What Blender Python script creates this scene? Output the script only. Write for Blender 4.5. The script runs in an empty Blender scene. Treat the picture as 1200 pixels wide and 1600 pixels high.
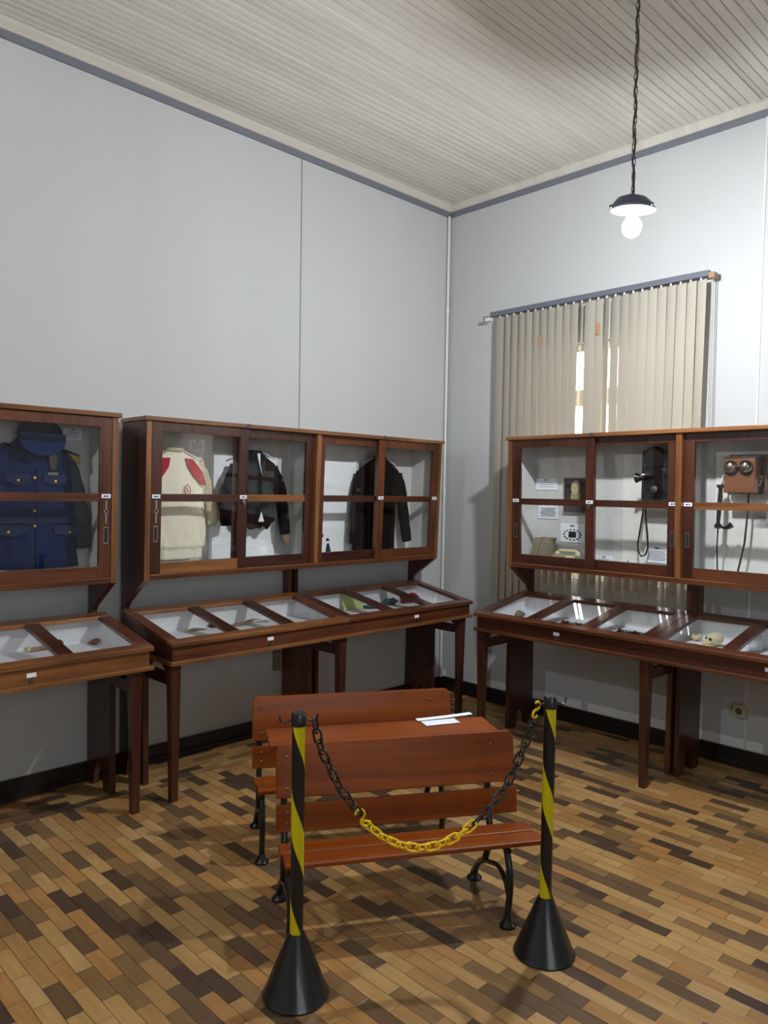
import bpy, bmesh, math, random
from mathutils import Vector, Matrix
random.seed(7)
PI = math.pi
C = bpy.context.scene.collection
scene = bpy.context.scene

# ------------------------------------------------------------------ camera
CAM = Vector((-4.58856, -3.98723, 1.58))
F = Vector((0.6996282, 0.71327687, -0.04191047)); R_ = Vector((0.71428246, -0.69967475, 0.01599445)); U_ = Vector((0.01791523, 0.04112608, 0.99899334))
cd = bpy.data.cameras.new('camera'); cam = bpy.data.objects.new('camera', cd); C.objects.link(cam)
m3 = Matrix((R_, U_, -F)).transposed()
cam.matrix_world = Matrix.Translation(CAM) @ m3.to_4x4()
cd.sensor_fit = 'VERTICAL'; cd.sensor_height = 36.0; cd.lens = 36.0 * 1183.56 / 1600
cd.shift_y = 16.68 / 1600
cd.clip_start = 0.05
scene.camera = cam

# ------------------------------------------------------------------ world, light, exposure
w = bpy.data.worlds.new('world'); scene.world = w; w.use_nodes = True
bg = w.node_tree.nodes['Background']; bg.inputs[0].default_value = (0.93, 0.96, 1.0, 1); bg.inputs[1].default_value = 5.0
scene.view_settings.view_transform = 'Standard'; scene.view_settings.look = 'None'
scene.view_settings.gamma = 1; scene.view_settings.use_curve_mapping = False
scene.view_settings.exposure = 0.24
BULB = Vector((-1.488, -2.337, 2.744))
BULB_POWER = 1900.0      # radiance of the frosted bulbs
FAR_POWER = 1000.0
FILL_POWER = 30.0               # cool soft fill added behind the camera; the wall there has no window
ld = bpy.data.lights.new('added_rear_fill', 'AREA'); ld.shape = 'RECTANGLE'; ld.size = 2.2; ld.size_y = 1.6
ld.energy = FILL_POWER; ld.color = (0.86, 0.94, 1.0)
lo = bpy.data.objects.new('added_rear_fill', ld); C.objects.link(lo)
lo.location = (-4.6, -6.45, 2.05); lo.rotation_euler = (-PI / 2, 0, PI)
scene.cycles.max_bounces = 8; scene.cycles.transparent_max_bounces = 24
scene.cycles.use_denoising = True
scene.cycles.sample_clamp_indirect = 6.0

# ------------------------------------------------------------------ materials
def srgb(r, g, b):
    f = lambda v: (v / 255 / 12.92) if v / 255 <= 0.04045 else ((v / 255 + 0.055) / 1.055) ** 2.4
    return (f(r), f(g), f(b), 1)
def newmat(n):
    m = bpy.data.materials.new(n); m.use_nodes = True
    return m, m.node_tree, m.node_tree.nodes['Principled BSDF']
def flat(n, col, rough=0.5, metal=0.0, noise=0.0, nscale=20, bump=0.0, coat=0.0, spec=0.5):
    m, t, b = newmat(n)
    b.inputs['Roughness'].default_value = rough; b.inputs['Metallic'].default_value = metal
    b.inputs['Base Color'].default_value = col; b.inputs['Specular IOR Level'].default_value = spec
    b.inputs['Coat Weight'].default_value = coat
    tc = t.nodes.new('ShaderNodeTexCoord'); nz = t.nodes.new('ShaderNodeTexNoise'); nz.inputs['Scale'].default_value = nscale; nz.inputs['Detail'].default_value = 5
    t.links.new(tc.outputs['Object'], nz.inputs['Vector'])
    if noise:
        mx = t.nodes.new('ShaderNodeMix'); mx.data_type = 'RGBA'
        mx.inputs[6].default_value = tuple(c * (1 - noise) for c in col[:3]) + (1,); mx.inputs[7].default_value = tuple(min(1, c * (1 + noise)) for c in col[:3]) + (1,)
        t.links.new(nz.outputs['Fac'], mx.inputs[0]); t.links.new(mx.outputs[2], b.inputs['Base Color'])
    if bump:
        bp = t.nodes.new('ShaderNodeBump'); bp.inputs['Strength'].default_value = bump; bp.inputs['Distance'].default_value = 0.004
        t.links.new(nz.outputs['Fac'], bp.inputs['Height']); t.links.new(bp.outputs[0], b.inputs['Normal'])
    return m
def wood(n, dark, light, axis, rough=0.3, coat=0.25, seed=0.0, sc=1.0):
    m, t, b = newmat(n)
    N = t.nodes.new; L = t.links.new
    tc = N('ShaderNodeTexCoord'); oi = N('ShaderNodeObjectInfo'); mp = N('ShaderNodeMapping')
    s = [26 * sc, 26 * sc, 26 * sc]; s['xyz'.index(axis)] = 1.6 * sc
    mp.inputs['Scale'].default_value = s
    add = N('ShaderNodeVectorMath'); add.operation = 'ADD'
    cm = N('ShaderNodeMath'); cm.operation = 'MULTIPLY_ADD'; cm.inputs[1].default_value = 7.3; cm.inputs[2].default_value = seed
    L(oi.outputs['Random'], cm.inputs[0])
    L(tc.outputs['Object'], add.inputs[0]); L(cm.outputs[0], add.inputs[1]); L(add.outputs[0], mp.inputs['Vector'])
    n1 = N('ShaderNodeTexNoise'); n1.inputs['Scale'].default_value = 1.0; n1.inputs['Detail'].default_value = 6; n1.inputs['Distortion'].default_value = 0.6
    L(mp.outputs[0], n1.inputs['Vector'])
    n2 = N('ShaderNodeTexNoise'); n2.inputs['Scale'].default_value = 2.3; n2.inputs['Detail'].default_value = 2
    L(add.outputs[0], n2.inputs['Vector'])
    mm = N('ShaderNodeMath'); mm.operation = 'MULTIPLY_ADD'; mm.inputs[1].default_value = 0.65
    m2 = N('ShaderNodeMath'); m2.operation = 'MULTIPLY'; m2.inputs[1].default_value = 0.35
    L(n2.outputs['Fac'], m2.inputs[0]); L(n1.outputs['Fac'], mm.inputs[0]); L(m2.outputs[0], mm.inputs[2])
    cr = N('ShaderNodeValToRGB'); e = cr.color_ramp.elements
    e[0].position = 0.34; e[0].color = dark; e[1].position = 0.66; e[1].color = light
    L(mm.outputs[0], cr.inputs[0]); L(cr.outputs[0], b.inputs['Base Color'])
    b.inputs['Roughness'].default_value = rough; b.inputs['Coat Weight'].default_value = coat; b.inputs['Coat Roughness'].default_value = 0.12
    bp = N('ShaderNodeBump'); bp.inputs['Strength'].default_value = 0.12; bp.inputs['Distance'].default_value = 0.002
    L(n1.outputs['Fac'], bp.inputs['Height']); L(bp.outputs[0], b.inputs['Normal'])
    return m
MW = {}
for ax in 'xyz':
    MW['dark' + ax] = wood('mahogany_dark_' + ax, srgb(44, 20, 13), srgb(80, 42, 27), ax, seed=1)
    MW['mid' + ax] = wood('mahogany_mid_' + ax, srgb(60, 29, 16), srgb(110, 63, 37), ax, seed=4)
    MW['lite' + ax] = wood('imbuia_light_' + ax, srgb(84, 49, 25), srgb(148, 97, 55), ax, seed=9)
    MW['bench' + ax] = wood('bench_wood_' + ax, srgb(104, 42, 3), srgb(144, 72, 14), ax, rough=0.42, coat=0.10, seed=2, sc=0.6)
for ax in 'xyz': MW['bench' + ax].node_tree.nodes['Principled BSDF'].inputs['Specular IOR Level'].default_value = 0.25
M_white = flat('lining_white_cloth', srgb(240, 243, 246), 0.85, noise=0.04, nscale=9, bump=0.5)
M_cloth = flat('lining_grey_white_cloth', srgb(208, 210, 207), 0.9, noise=0.10, nscale=6, bump=0.7)
M_paper = flat('paper', srgb(240, 245, 252), 0.8)
M_ink = flat('ink', srgb(90, 95, 105), 0.8)
M_inkd = flat('ink_dark', srgb(25, 25, 28), 0.8)
M_chrome = flat('nickel', srgb(200, 195, 185), 0.25, 1.0)
M_steel = flat('dull_steel', srgb(120, 118, 112), 0.4, 1.0)
M_iron = flat('cast_iron_black', srgb(24, 25, 26), 0.35, 0.3, coat=0.3)
M_black = flat('black_plastic', srgb(16, 17, 18), 0.32, coat=0.3)
M_blackg = flat('black_bakelite', srgb(6, 7, 12), 0.2, coat=0.0)
M_yellow = flat('yellow_plastic', srgb(236, 200, 10), 0.35)
M_brass = flat('brass', srgb(200, 165, 85), 0.3, 0.9)
M_bell = flat('bell_metal', srgb(170, 165, 150), 0.22, 1.0)
M_ivory = flat('ivory_plastic', srgb(205, 198, 160), 0.5, noise=0.05)
M_outlet = flat('outlet_cream', srgb(190, 178, 140), 0.5)
M_pipe = flat('conduit_white', srgb(215, 214, 208), 0.5)
M_base = wood('baseboard_dark', srgb(14, 8, 7), srgb(34, 20, 16), 'x', rough=0.45, coat=0.1)
M_navy = flat('navy_wool', srgb(17, 36, 78), 0.95, spec=0.12, noise=0.12, nscale=60, bump=0.15)
M_navyd = flat('navy_dark', srgb(16, 18, 40), 0.9, spec=0.12)
M_sleeve = flat('slate_wool', srgb(54, 62, 72), 0.95, spec=0.12)
M_cream = flat('cream_fabric', srgb(240, 235, 212), 0.9, spec=0.12, noise=0.05, nscale=30, bump=0.2)
M_creamd = flat('beige_fabric', srgb(200, 190, 160), 0.9, spec=0.12, noise=0.05, nscale=30)
M_red = flat('red_fabric', srgb(176, 30, 52), 0.85, spec=0.12)
M_blackc = flat('black_fabric', srgb(15, 16, 22), 0.95, spec=0.12, noise=0.2, nscale=8)
M_coat = flat('charcoal_fabric', srgb(22, 20, 22), 0.95, spec=0.12, noise=0.2, nscale=8)
M_tan = flat('tan_fabric', srgb(140, 118, 98), 0.9, spec=0.12)
M_crimson = flat('crimson_cloth', srgb(130, 12, 28), 0.85, bump=0.3)
M_teal = flat('teal_cloth', srgb(50, 92, 92), 0.85, bump=0.3)
M_green = flat('pale_green_paper', srgb(196, 208, 128), 0.8)
M_kraft = flat('kraft_paper', srgb(190, 170, 120), 0.85, noise=0.1)
M_bone = flat('bone', srgb(222, 212, 170), 0.6, noise=0.12, nscale=40, bump=0.6)
M_leather = flat('brown_leather', srgb(90, 52, 40), 0.6, noise=0.25, nscale=30)
M_leadg = flat('grey_metal_band', srgb(105, 108, 120), 0.45, 0.2)

def glassmat(n, tint=(1, 1, 1, 1), refl=1.0):
    m = bpy.data.materials.new(n); m.use_nodes = True; t = m.node_tree; t.nodes.clear()
    o = t.nodes.new('ShaderNodeOutputMaterial'); tr = t.nodes.new('ShaderNodeBsdfTransparent'); gl = t.nodes.new('ShaderNodeBsdfGlossy')
    gl.inputs['Roughness'].default_value = 0.0; tr.inputs[0].default_value = tint
    lw = t.nodes.new('ShaderNodeLayerWeight'); lw.inputs[0].default_value = 0.5
    pw = t.nodes.new('ShaderNodeMath'); pw.operation = 'POWER'; pw.inputs[1].default_value = 4.5
    ma = t.nodes.new('ShaderNodeMath'); ma.operation = 'MULTIPLY_ADD'; ma.inputs[1].default_value = 0.9 * refl; ma.inputs[2].default_value = 0.045 * refl
    mx = t.nodes.new('ShaderNodeMixShader')
    t.links.new(lw.outputs['Facing'], pw.inputs[0]); t.links.new(pw.outputs[0], ma.inputs[0]); t.links.new(ma.outputs[0], mx.inputs[0])
    t.links.new(tr.outputs[0], mx.inputs[1]); t.links.new(gl.outputs[0], mx.inputs[2]); t.links.new(mx.outputs[0], o.inputs[0])
    return m
M_glass = glassmat('clear_glass')
M_jar = glassmat('jar_glass', (0.93, 0.95, 0.95, 1), 2.2)
def emis(n, col, s):
    m = bpy.data.materials.new(n); m.use_nodes = True; t = m.node_tree; b = t.nodes['Principled BSDF']
    b.inputs['Base Color'].default_value = (0.9, 0.9, 0.9, 1); b.inputs['Emission Color'].default_value = col; b.inputs['Emission Strength'].default_value = s
    return m
M_bulb = emis('lit_bulb', (0.93, 0.96, 1.0, 1), BULB_POWER)
M_bulb2 = emis('lit_bulb_far', (0.93, 0.96, 1.0, 1), FAR_POWER)

def wallmat(name, col, patch_axis=None):
    m, t, b = newmat(name); N = t.nodes.new; L = t.links.new
    g = N('ShaderNodeNewGeometry'); nz = N('ShaderNodeTexNoise'); nz.inputs['Scale'].default_value = 1.3; nz.inputs['Detail'].default_value = 6
    mp = N('ShaderNodeMapping'); mp.inputs['Scale'].default_value = (2.0, 2.0, 0.35); L(g.outputs['Position'], mp.inputs[0]); L(mp.outputs[0], nz.inputs['Vector'])
    cr = N('ShaderNodeMix'); cr.data_type = 'RGBA'; cr.inputs[6].default_value = tuple(c * 0.90 for c in col[:3]) + (1,); cr.inputs[7].default_value = col
    L(nz.outputs['Fac'], cr.inputs[0])
    out = cr.outputs[2]
    if patch_axis:      # unpainted strip left above the skirting board
        sp = N('ShaderNodeSeparateXYZ'); L(g.outputs['Position'], sp.inputs[0])
        lt = N('ShaderNodeMath'); lt.operation = 'LESS_THAN'; lt.inputs[1].default_value = 0.158; L(sp.outputs['Z'], lt.inputs[0])
        n3 = N('ShaderNodeTexNoise'); n3.noise_dimensions = '1D'; n3.inputs['Scale'].default_value = 2.1; n3.inputs['Detail'].default_value = 0; L(sp.outputs['Y'], n3.inputs['W'])
        gt = N('ShaderNodeMath'); gt.operation = 'GREATER_THAN'; gt.inputs[1].default_value = 0.42; L(n3.outputs['Fac'], gt.inputs[0])
        mu = N('ShaderNodeMath'); mu.operation = 'MULTIPLY'; L(lt.outputs[0], mu.inputs[0]); L(gt.outputs[0], mu.inputs[1])
        mu2 = N('ShaderNodeMath'); mu2.operation = 'MULTIPLY'; mu2.inputs[1].default_value = 0.6; L(mu.outputs[0], mu2.inputs[0])
        mx = N('ShaderNodeMix'); mx.data_type = 'RGBA'; L(mu2.outputs[0], mx.inputs[0]); L(out, mx.inputs[6]); mx.inputs[7].default_value = (0.95, 0.95, 0.93, 1); out = mx.outputs[2]
    L(out, b.inputs['Base Color']); b.inputs['Roughness'].default_value = 0.75; b.inputs['Specular IOR Level'].default_value = 0.3
    n2 = N('ShaderNodeTexNoise'); n2.inputs['Scale'].default_value = 90; n2.inputs['Detail'].default_value = 4; L(g.outputs['Position'], n2.inputs['Vector'])
    bp = N('ShaderNodeBump'); bp.inputs['Strength'].default_value = 0.25; bp.inputs['Distance'].default_value = 0.003; L(n2.outputs['Fac'], bp.inputs['Height']); L(bp.outputs[0], b.inputs['Normal'])
    return m
WALLC = srgb(192, 194, 194)
M_wl = wallmat('painted_wall', WALLC); M_wr = wallmat('painted_wall_patched', WALLC, 'y')
M_ceilgrey = flat('grey_painted_trim', srgb(112, 114, 124), 0.6, noise=0.05)

def floormat():
    m, t, b = newmat('parquet'); N = t.nodes.new; L = t.links.new
    def mth(op, a, b_=None, c_=None):
        n = N('ShaderNodeMath'); n.operation = op
        for i, v in enumerate((a, b_, c_)):
            if v is None: continue
            if isinstance(v, (int, float)): n.inputs[i].default_value = v
            else: L(v, n.inputs[i])
        return n.outputs[0]
    g = N('ShaderNodeNewGeometry'); sp = N('ShaderNodeSeparateXYZ'); L(g.outputs['Position'], sp.inputs[0])
    X, Y = sp.outputs['X'], sp.outputs['Y']
    cond = mth('GREATER_THAN', Y, -0.34)
    def mixv(f, a, b_):      # f ? b : a
        n = N('ShaderNodeMix'); n.data_type = 'FLOAT'; L(f, n.inputs[0]); L(a, n.inputs[2]); L(b_, n.inputs[3]); return n.outputs[0]
    along = mixv(cond, Y, X); across = mixv(cond, X, Y)
    wob = N('ShaderNodeTexNoise'); wob.inputs['Scale'].default_value = 9; wob.inputs['Detail'].default_value = 1; L(g.outputs['Position'], wob.inputs['Vector'])
    wb = mth('MULTIPLY_ADD', wob.outputs['Fac'], 0.008, -0.004)
    across = mth('ADD', across, wb)
    W_, LN = 0.0555, 0.186
    r = mth('DIVIDE', across, W_); row = mth('FLOOR', r); fr = mth('SUBTRACT', r, row)
    wn = N('ShaderNodeTexWhiteNoise'); wn.noise_dimensions = '1D'; L(row, wn.inputs['W'])
    par = mth('MULTIPLY', mth('MODULO', mth('ABSOLUTE', row), 2.0), 0.5)
    off = mth('MULTIPLY_ADD', wn.outputs['Value'], 0.22, par)
    cc = mth('ADD', mth('DIVIDE', along, LN), off); col = mth('FLOOR', cc); fc = mth('SUBTRACT', cc, col)
    cv = N('ShaderNodeCombineXYZ'); L(row, cv.inputs[0]); L(col, cv.inputs[1])
    w2 = N('ShaderNodeTexWhiteNoise'); w2.noise_dimensions = '3D'; L(cv.outputs[0], w2.inputs['Vector'])
    # patches where dark blocks gather
    cr = N('ShaderNodeValToRGB'); cr.color_ramp.interpolation = 'CONSTANT'
    e = cr.color_ramp.elements
    cols = [(0.0, srgb(88, 68, 52)), (0.12, srgb(112, 88, 62)), (0.24, srgb(142, 110, 70)), (0.38, srgb(178, 138, 86)), (0.55, srgb(192, 152, 96)), (0.76, srgb(182, 134, 80)), (0.9, srgb(196, 158, 104))]
    e[0].position, e[0].color = cols[0]; e[1].position, e[1].color = cols[1]
    for p, c_ in cols[2:]:
        q = e.new(p); q.color = c_
    L(w2.outputs['Value'], cr.inputs[0])
    # grain
    mp = N('ShaderNodeMapping'); cv2 = N('ShaderNodeCombineXYZ'); L(across, cv2.inputs[0]); L(along, cv2.inputs[1]); L(w2.outputs['Value'], cv2.inputs[2])
    mp.inputs['Scale'].default_value = (60, 7, 9); L(cv2.outputs[0], mp.inputs[0])
    gn = N('ShaderNodeTexNoise'); gn.inputs['Scale'].default_value = 1; gn.inputs['Detail'].default_value = 5; L(mp.outputs[0], gn.inputs['Vector'])
    hsv = N('ShaderNodeHueSaturation'); L(cr.outputs[0], hsv.inputs['Color']); L(mth('MULTIPLY_ADD', gn.outputs['Fac'], 0.6, 0.62), hsv.inputs['Value'])
    # seams
    ex = mth('MINIMUM', fr, mth('SUBTRACT', 1.0, fr)); ey = mth('MINIMUM', fc, mth('SUBTRACT', 1.0, fc))
    dx = mth('MULTIPLY', ex, W_); dy = mth('MULTIPLY', ey, LN)
    d = mth('MINIMUM', dx, dy)
    nw = N('ShaderNodeTexNoise'); nw.inputs['Scale'].default_value = 1.4; nw.inputs['Detail'].default_value = 3; L(g.outputs['Position'], nw.inputs['Vector'])
    wid = mth('MULTIPLY_ADD', nw.outputs['Fac'], 0.0030, 0.0004)
    seam = N('ShaderNodeMapRange'); L(d, seam.inputs['Value']); L(wid, seam.inputs['From Max']); seam.inputs['From Min'].default_value = 0.0
    mx = N('ShaderNodeMix'); mx.data_type = 'RGBA'; L(seam.outputs[0], mx.inputs[0]); mx.inputs[6].default_value = srgb(38, 24, 15); L(hsv.outputs[0], mx.inputs[7])
    # broad wear
    wr = N('ShaderNodeMix'); wr.data_type = 'RGBA'; wr.blend_type = 'MULTIPLY'; wr.inputs[0].default_value = 0.5
    cr2 = N('ShaderNodeValToRGB'); cr2.color_ramp.elements[0].position = 0.35; cr2.color_ramp.elements[0].color = (0.55, 0.5, 0.42, 1); cr2.color_ramp.elements[1].position = 0.6; cr2.color_ramp.elements[1].color = (1, 1, 1, 1)
    L(nw.outputs['Fac'], cr2.inputs[0]); L(mx.outputs[2], wr.inputs[6]); L(cr2.outputs[0], wr.inputs[7])
    L(wr.outputs[2], b.inputs['Base Color'])
    L(mth('MULTIPLY_ADD', gn.outputs['Fac'], 0.25, 0.22), b.inputs['Roughness'])
    b.inputs['Specular IOR Level'].default_value = 0.45
    bp = N('ShaderNodeBump'); bp.inputs['Strength'].default_value = 0.5; bp.inputs['Distance'].default_value = 0.0015; L(seam.outputs[0], bp.inputs['Height']); L(bp.outputs[0], b.inputs['Normal'])
    return m
def ceilmat():
    m, t, b = newmat('painted_boards'); N = t.nodes.new; L = t.links.new
    g = N('ShaderNodeNewGeometry'); mp = N('ShaderNodeMapping'); mp.inputs['Scale'].default_value = (0.8, 9, 1); L(g.outputs['Position'], mp.inputs[0])
    nz = N('ShaderNodeTexNoise'); nz.inputs['Scale'].default_value = 1.2; nz.inputs['Detail'].default_value = 6; L(mp.outputs[0], nz.inputs['Vector'])
    cr = N('ShaderNodeValToRGB'); cr.color_ramp.elements[0].position = 0.3; cr.color_ramp.elements[0].color = srgb(190, 185, 175); cr.color_ramp.elements[1].position = 0.65; cr.color_ramp.elements[1].color = srgb(206, 202, 191)
    L(nz.outputs['Fac'], cr.inputs[0])
    # flaked paint spots, long along the boards
    mp2 = N('ShaderNodeMapping'); mp2.inputs['Scale'].default_value = (3.5, 26, 1); L(g.outputs['Position'], mp2.inputs[0])
    n2 = N('ShaderNodeTexNoise'); n2.inputs['Scale'].default_value = 1.0; n2.inputs['Detail'].default_value = 3; L(mp2.outputs[0], n2.inputs['Vector'])
    c2 = N('ShaderNodeValToRGB'); c2.color_ramp.elements[0].position = 0.765; c2.color_ramp.elements[1].position = 0.785
    L(n2.outputs['Fac'], c2.inputs[0]); mx = N('ShaderNodeMix'); mx.data_type = 'RGBA'; L(c2.outputs[0], mx.inputs[0]); L(cr.outputs[0], mx.inputs[6]); mx.inputs[7].default_value = srgb(110, 84, 64)
    L(mx.outputs[2], b.inputs['Base Color']); b.inputs['Roughness'].default_value = 0.22; b.inputs['Specular IOR Level'].default_value = 0.5
    bp = N('ShaderNodeBump'); bp.inputs['Strength'].default_value = 0.3; bp.inputs['Distance'].default_value = 0.004; L(nz.outputs['Fac'], bp.inputs['Height']); L(bp.outputs[0], b.inputs['Normal'])
    return m
def slatmat():
    m, t, b = newmat('blind_fabric'); N = t.nodes.new; L = t.links.new
    b.inputs['Base Color'].default_value = srgb(184, 181, 167); b.inputs['Roughness'].default_value = 0.8
    tr = N('ShaderNodeBsdfTranslucent'); tr.inputs[0].default_value = srgb(236, 172, 128); mx = N('ShaderNodeMixShader'); mx.inputs[0].default_value = 0.13
    o = t.nodes['Material Output']; L(b.outputs[0], mx.inputs[1]); L(tr.outputs[0], mx.inputs[2]); L(mx.outputs[0], o.inputs[0])
    return m
def stripemat():
    m, t, b = newmat('hazard_tape'); N = t.nodes.new; L = t.links.new
    tc = N('ShaderNodeTexCoord'); sp = N('ShaderNodeSeparateXYZ'); L(tc.outputs['Object'], sp.inputs[0])
    at = N('ShaderNodeMath'); at.operation = 'ARCTAN2'; L(sp.outputs['Y'], at.inputs[0]); L(sp.outputs['X'], at.inputs[1])
    a = N('ShaderNodeMath'); a.operation = 'MULTIPLY'; a.inputs[1].default_value = 1 / (2 * PI); L(at.outputs[0], a.inputs[0])
    z = N('ShaderNodeMath'); z.operation = 'MULTIPLY_ADD'; z.inputs[1].default_value = 1 / 0.345; L(sp.outputs['Z'], z.inputs[0]); L(a.outputs[0], z.inputs[2])
    fr = N('ShaderNodeMath'); fr.operation = 'FRACT'; L(z.outputs[0], fr.inputs[0])
    lt = N('ShaderNodeMath'); lt.operation = 'LESS_THAN'; lt.inputs[1].default_value = 0.40; L(fr.outputs[0], lt.inputs[0])
    mx = N('ShaderNodeMix'); mx.data_type = 'RGBA'; mx.inputs[6].default_value = srgb(18, 19, 20); mx.inputs[7].default_value = srgb(200, 186, 14)
    L(lt.outputs[0], mx.inputs[0]); L(mx.outputs[2], b.inputs['Base Color']); b.inputs['Roughness'].default_value = 0.35
    return m
M_floor, M_ceil, M_slat, M_stripe = floormat(), ceilmat(), slatmat(), stripemat()

# ------------------------------------------------------------------ mesh helpers
class MB:
    def __init__(s): s.v = []; s.f = []
    def add(s, vs, fs):
        o = len(s.v); s.v += [tuple(v) for v in vs]; s.f += [tuple(i + o for i in f) for f in fs]; return s
    def hexa(s, p):      # 8 points: bottom 4 (ccw), top 4
        return s.add(p, [(3, 2, 1, 0), (4, 5, 6, 7), (0, 1, 5, 4), (1, 2, 6, 5), (2, 3, 7, 6), (3, 0, 4, 7)])
    def box(s, x0, x1, y0, y1, z0, z1):
        x0, x1 = min(x0, x1), max(x0, x1); y0, y1 = min(y0, y1), max(y0, y1); z0, z1 = min(z0, z1), max(z0, z1)
        return s.hexa([(x0, y0, z0), (x1, y0, z0), (x1, y1, z0), (x0, y1, z0), (x0, y0, z1), (x1, y0, z1), (x1, y1, z1), (x0, y1, z1)])
    def prism(s, pts, axis, lo, hi):     # pts in the two other axes, in order (x,y,z minus axis)
        n = len(pts); ax = 'xyz'.index(axis)
        def mk(p, h):
            q = [p[0], p[1]]; q.insert(ax, h); return tuple(q)
        vs = [mk(p, lo) for p in pts] + [mk(p, hi) for p in pts]
        return s.add(vs, [tuple(range(n - 1, -1, -1)), tuple(range(n, 2 * n))] + [(i, (i + 1) % n, n + (i + 1) % n, n + i) for i in range(n)])
    def loft(s, rings, cap=True, closed=False):
        n = len(rings[0]); vs = [p for r in rings for p in r]; fs = []
        m = len(rings)
        for k in range(m if closed else m - 1):
            a, b = k * n, ((k + 1) % m) * n
            for i in range(n): fs.append((a + i, a + (i + 1) % n, b + (i + 1) % n, b + i))
        if cap and not closed: fs += [tuple(range(n - 1, -1, -1)), tuple(range((m - 1) * n, m * n))]
        return s.add(vs, fs)
    def tube(s, pts, r, n=10, closed=False, ry=None):
        P = [Vector(p) for p in pts]; m = len(P); rs = r if isinstance(r, (list, tuple)) else [r] * m
        rings = []; up = None
        for i in range(m):
            if closed: t = (P[(i + 1) % m] - P[i - 1])
            else: t = P[min(i + 1, m - 1)] - P[max(i - 1, 0)]
            t.normalize()
            if up is None:
                up = Vector((0, 0, 1)) if abs(t.z) < 0.9 else Vector((1, 0, 0))
            sd = t.cross(up)
            if sd.length < 1e-4: sd = t.cross(Vector((0, 1, 0)))
            sd.normalize(); up = sd.cross(t).normalized()
            q = rs[i]; q2 = q if ry is None else (ry[i] if isinstance(ry, (list, tuple)) else ry)
            rings.append([P[i] + sd * math.cos(a) * q + up * math.sin(a) * q2 for a in [2 * PI * k / n for k in range(n)]])
        return s.loft(rings, True, closed)
    def lathe(s, prof, c=(0, 0, 0), n=32, axis='z', closed=False):
        rings = []
        for r, h in prof:
            ring = []
            for k in range(n):
                a = 2 * PI * k / n; p = (max(r, 1e-4) * math.cos(a), max(r, 1e-4) * math.sin(a), h)
                if axis == 'y': p = (p[0], p[2], p[1])
                if axis == 'x': p = (p[2], p[0], p[1])
                ring.append((p[0] + c[0], p[1] + c[1], p[2] + c[2]))
            rings.append(ring)
        return s.loft(rings, not closed, closed)
    def ball(s, c, r, n=20, m=12):
        r = r if isinstance(r, (list, tuple)) else (r, r, r)
        rings = [[(c[0] + r[0] * math.sin(t) * math.cos(a), c[1] + r[1] * math.sin(t) * math.sin(a), c[2] - r[2] * math.cos(t)) for a in [2 * PI * k / n for k in range(n)]] for t in [max(0.02, min(PI - 0.02, PI * j / m)) for j in range(m + 1)]]
        return s.loft(rings)
    def xf(s, fn, start=0):
        s.v = s.v[:start] + [tuple(fn(*v)) for v in s.v[start:]]; return s
    def build(s, name, mat, parent=None, smooth=False, bevel=0.0, loc=None, rz=0):
        me = bpy.data.meshes.new(name); me.from_pydata(s.v, [], s.f)
        bm = bmesh.new(); bm.from_mesh(me); bmesh.ops.recalc_face_normals(bm, faces=bm.faces); bm.to_mesh(me); bm.free()
        me.materials.append(mat)
        o = bpy.data.objects.new(name, me); C.objects.link(o)
        if parent is not None: o.parent = parent
        if loc is not None: o.location = loc
        o.rotation_euler.z = rz
        if smooth:
            for p in me.polygons: p.use_smooth = True
            if smooth != 'all':
                me.set_sharp_from_angle(angle=math.radians(38))
        if bevel:
            b = o.modifiers.new('bevel', 'BEVEL'); b.width = bevel; b.segments = 2; b.limit_method = 'ANGLE'; b.angle_limit = math.radians(40)
        return o
def tag(o, label=None, cat=None, group=None, kind=None):
    if label: o['label'] = label
    if cat: o['category'] = cat
    if group: o['group'] = group
    if kind: o['kind'] = kind
    return o
def thing(name, label, cat, loc=(0, 0, 0), rz=0, group=None):
    o = bpy.data.objects.new(name, None); C.objects.link(o); o.location = loc; o.rotation_euler.z = rz; o.empty_display_size = 0.1
    return tag(o, label, cat, group)
def struct(name, mb, mat, parent=None, **k):
    o = mb.build(name, mat, parent, **k)
    if parent is None: o['kind'] = 'structure'
    return o

# ------------------------------------------------------------------ the room
ZC = 3.81; XB, YB = -7.4, -6.6
struct('floor', MB().box(XB - .2, .2, YB - .2, .2, -0.12, 0), M_floor)
# ceiling: tongue-and-groove boards running along x
mb = MB(); y = 0.2; prof = []
mb.box(XB - .2, .2, YB - .2, .2, ZC + .02, ZC + .12)
k = 0; y = 0.2
while y > YB - .2:
    wide = 0.0485
    j = k % 5
    dz = 0.0
    prof = [(y, ZC + .02), (y, ZC + .003), (y - .004, ZC + .0006), (y - wide * .45, ZC - .0006), (y - wide + .008, ZC), (y - wide + .003, ZC + .003), (y - wide + (.0035 if j == 4 else 0), ZC + .02)]
    mb.prism(prof, 'x', XB - .2, .2)
    y -= wide; k += 1
struct('ceiling', mb, M_ceil)
# left wall (y = 0)
struct('wall_left', MB().box(XB - .2, .2, 0, .2, 0, ZC + .02), M_wl)
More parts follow.
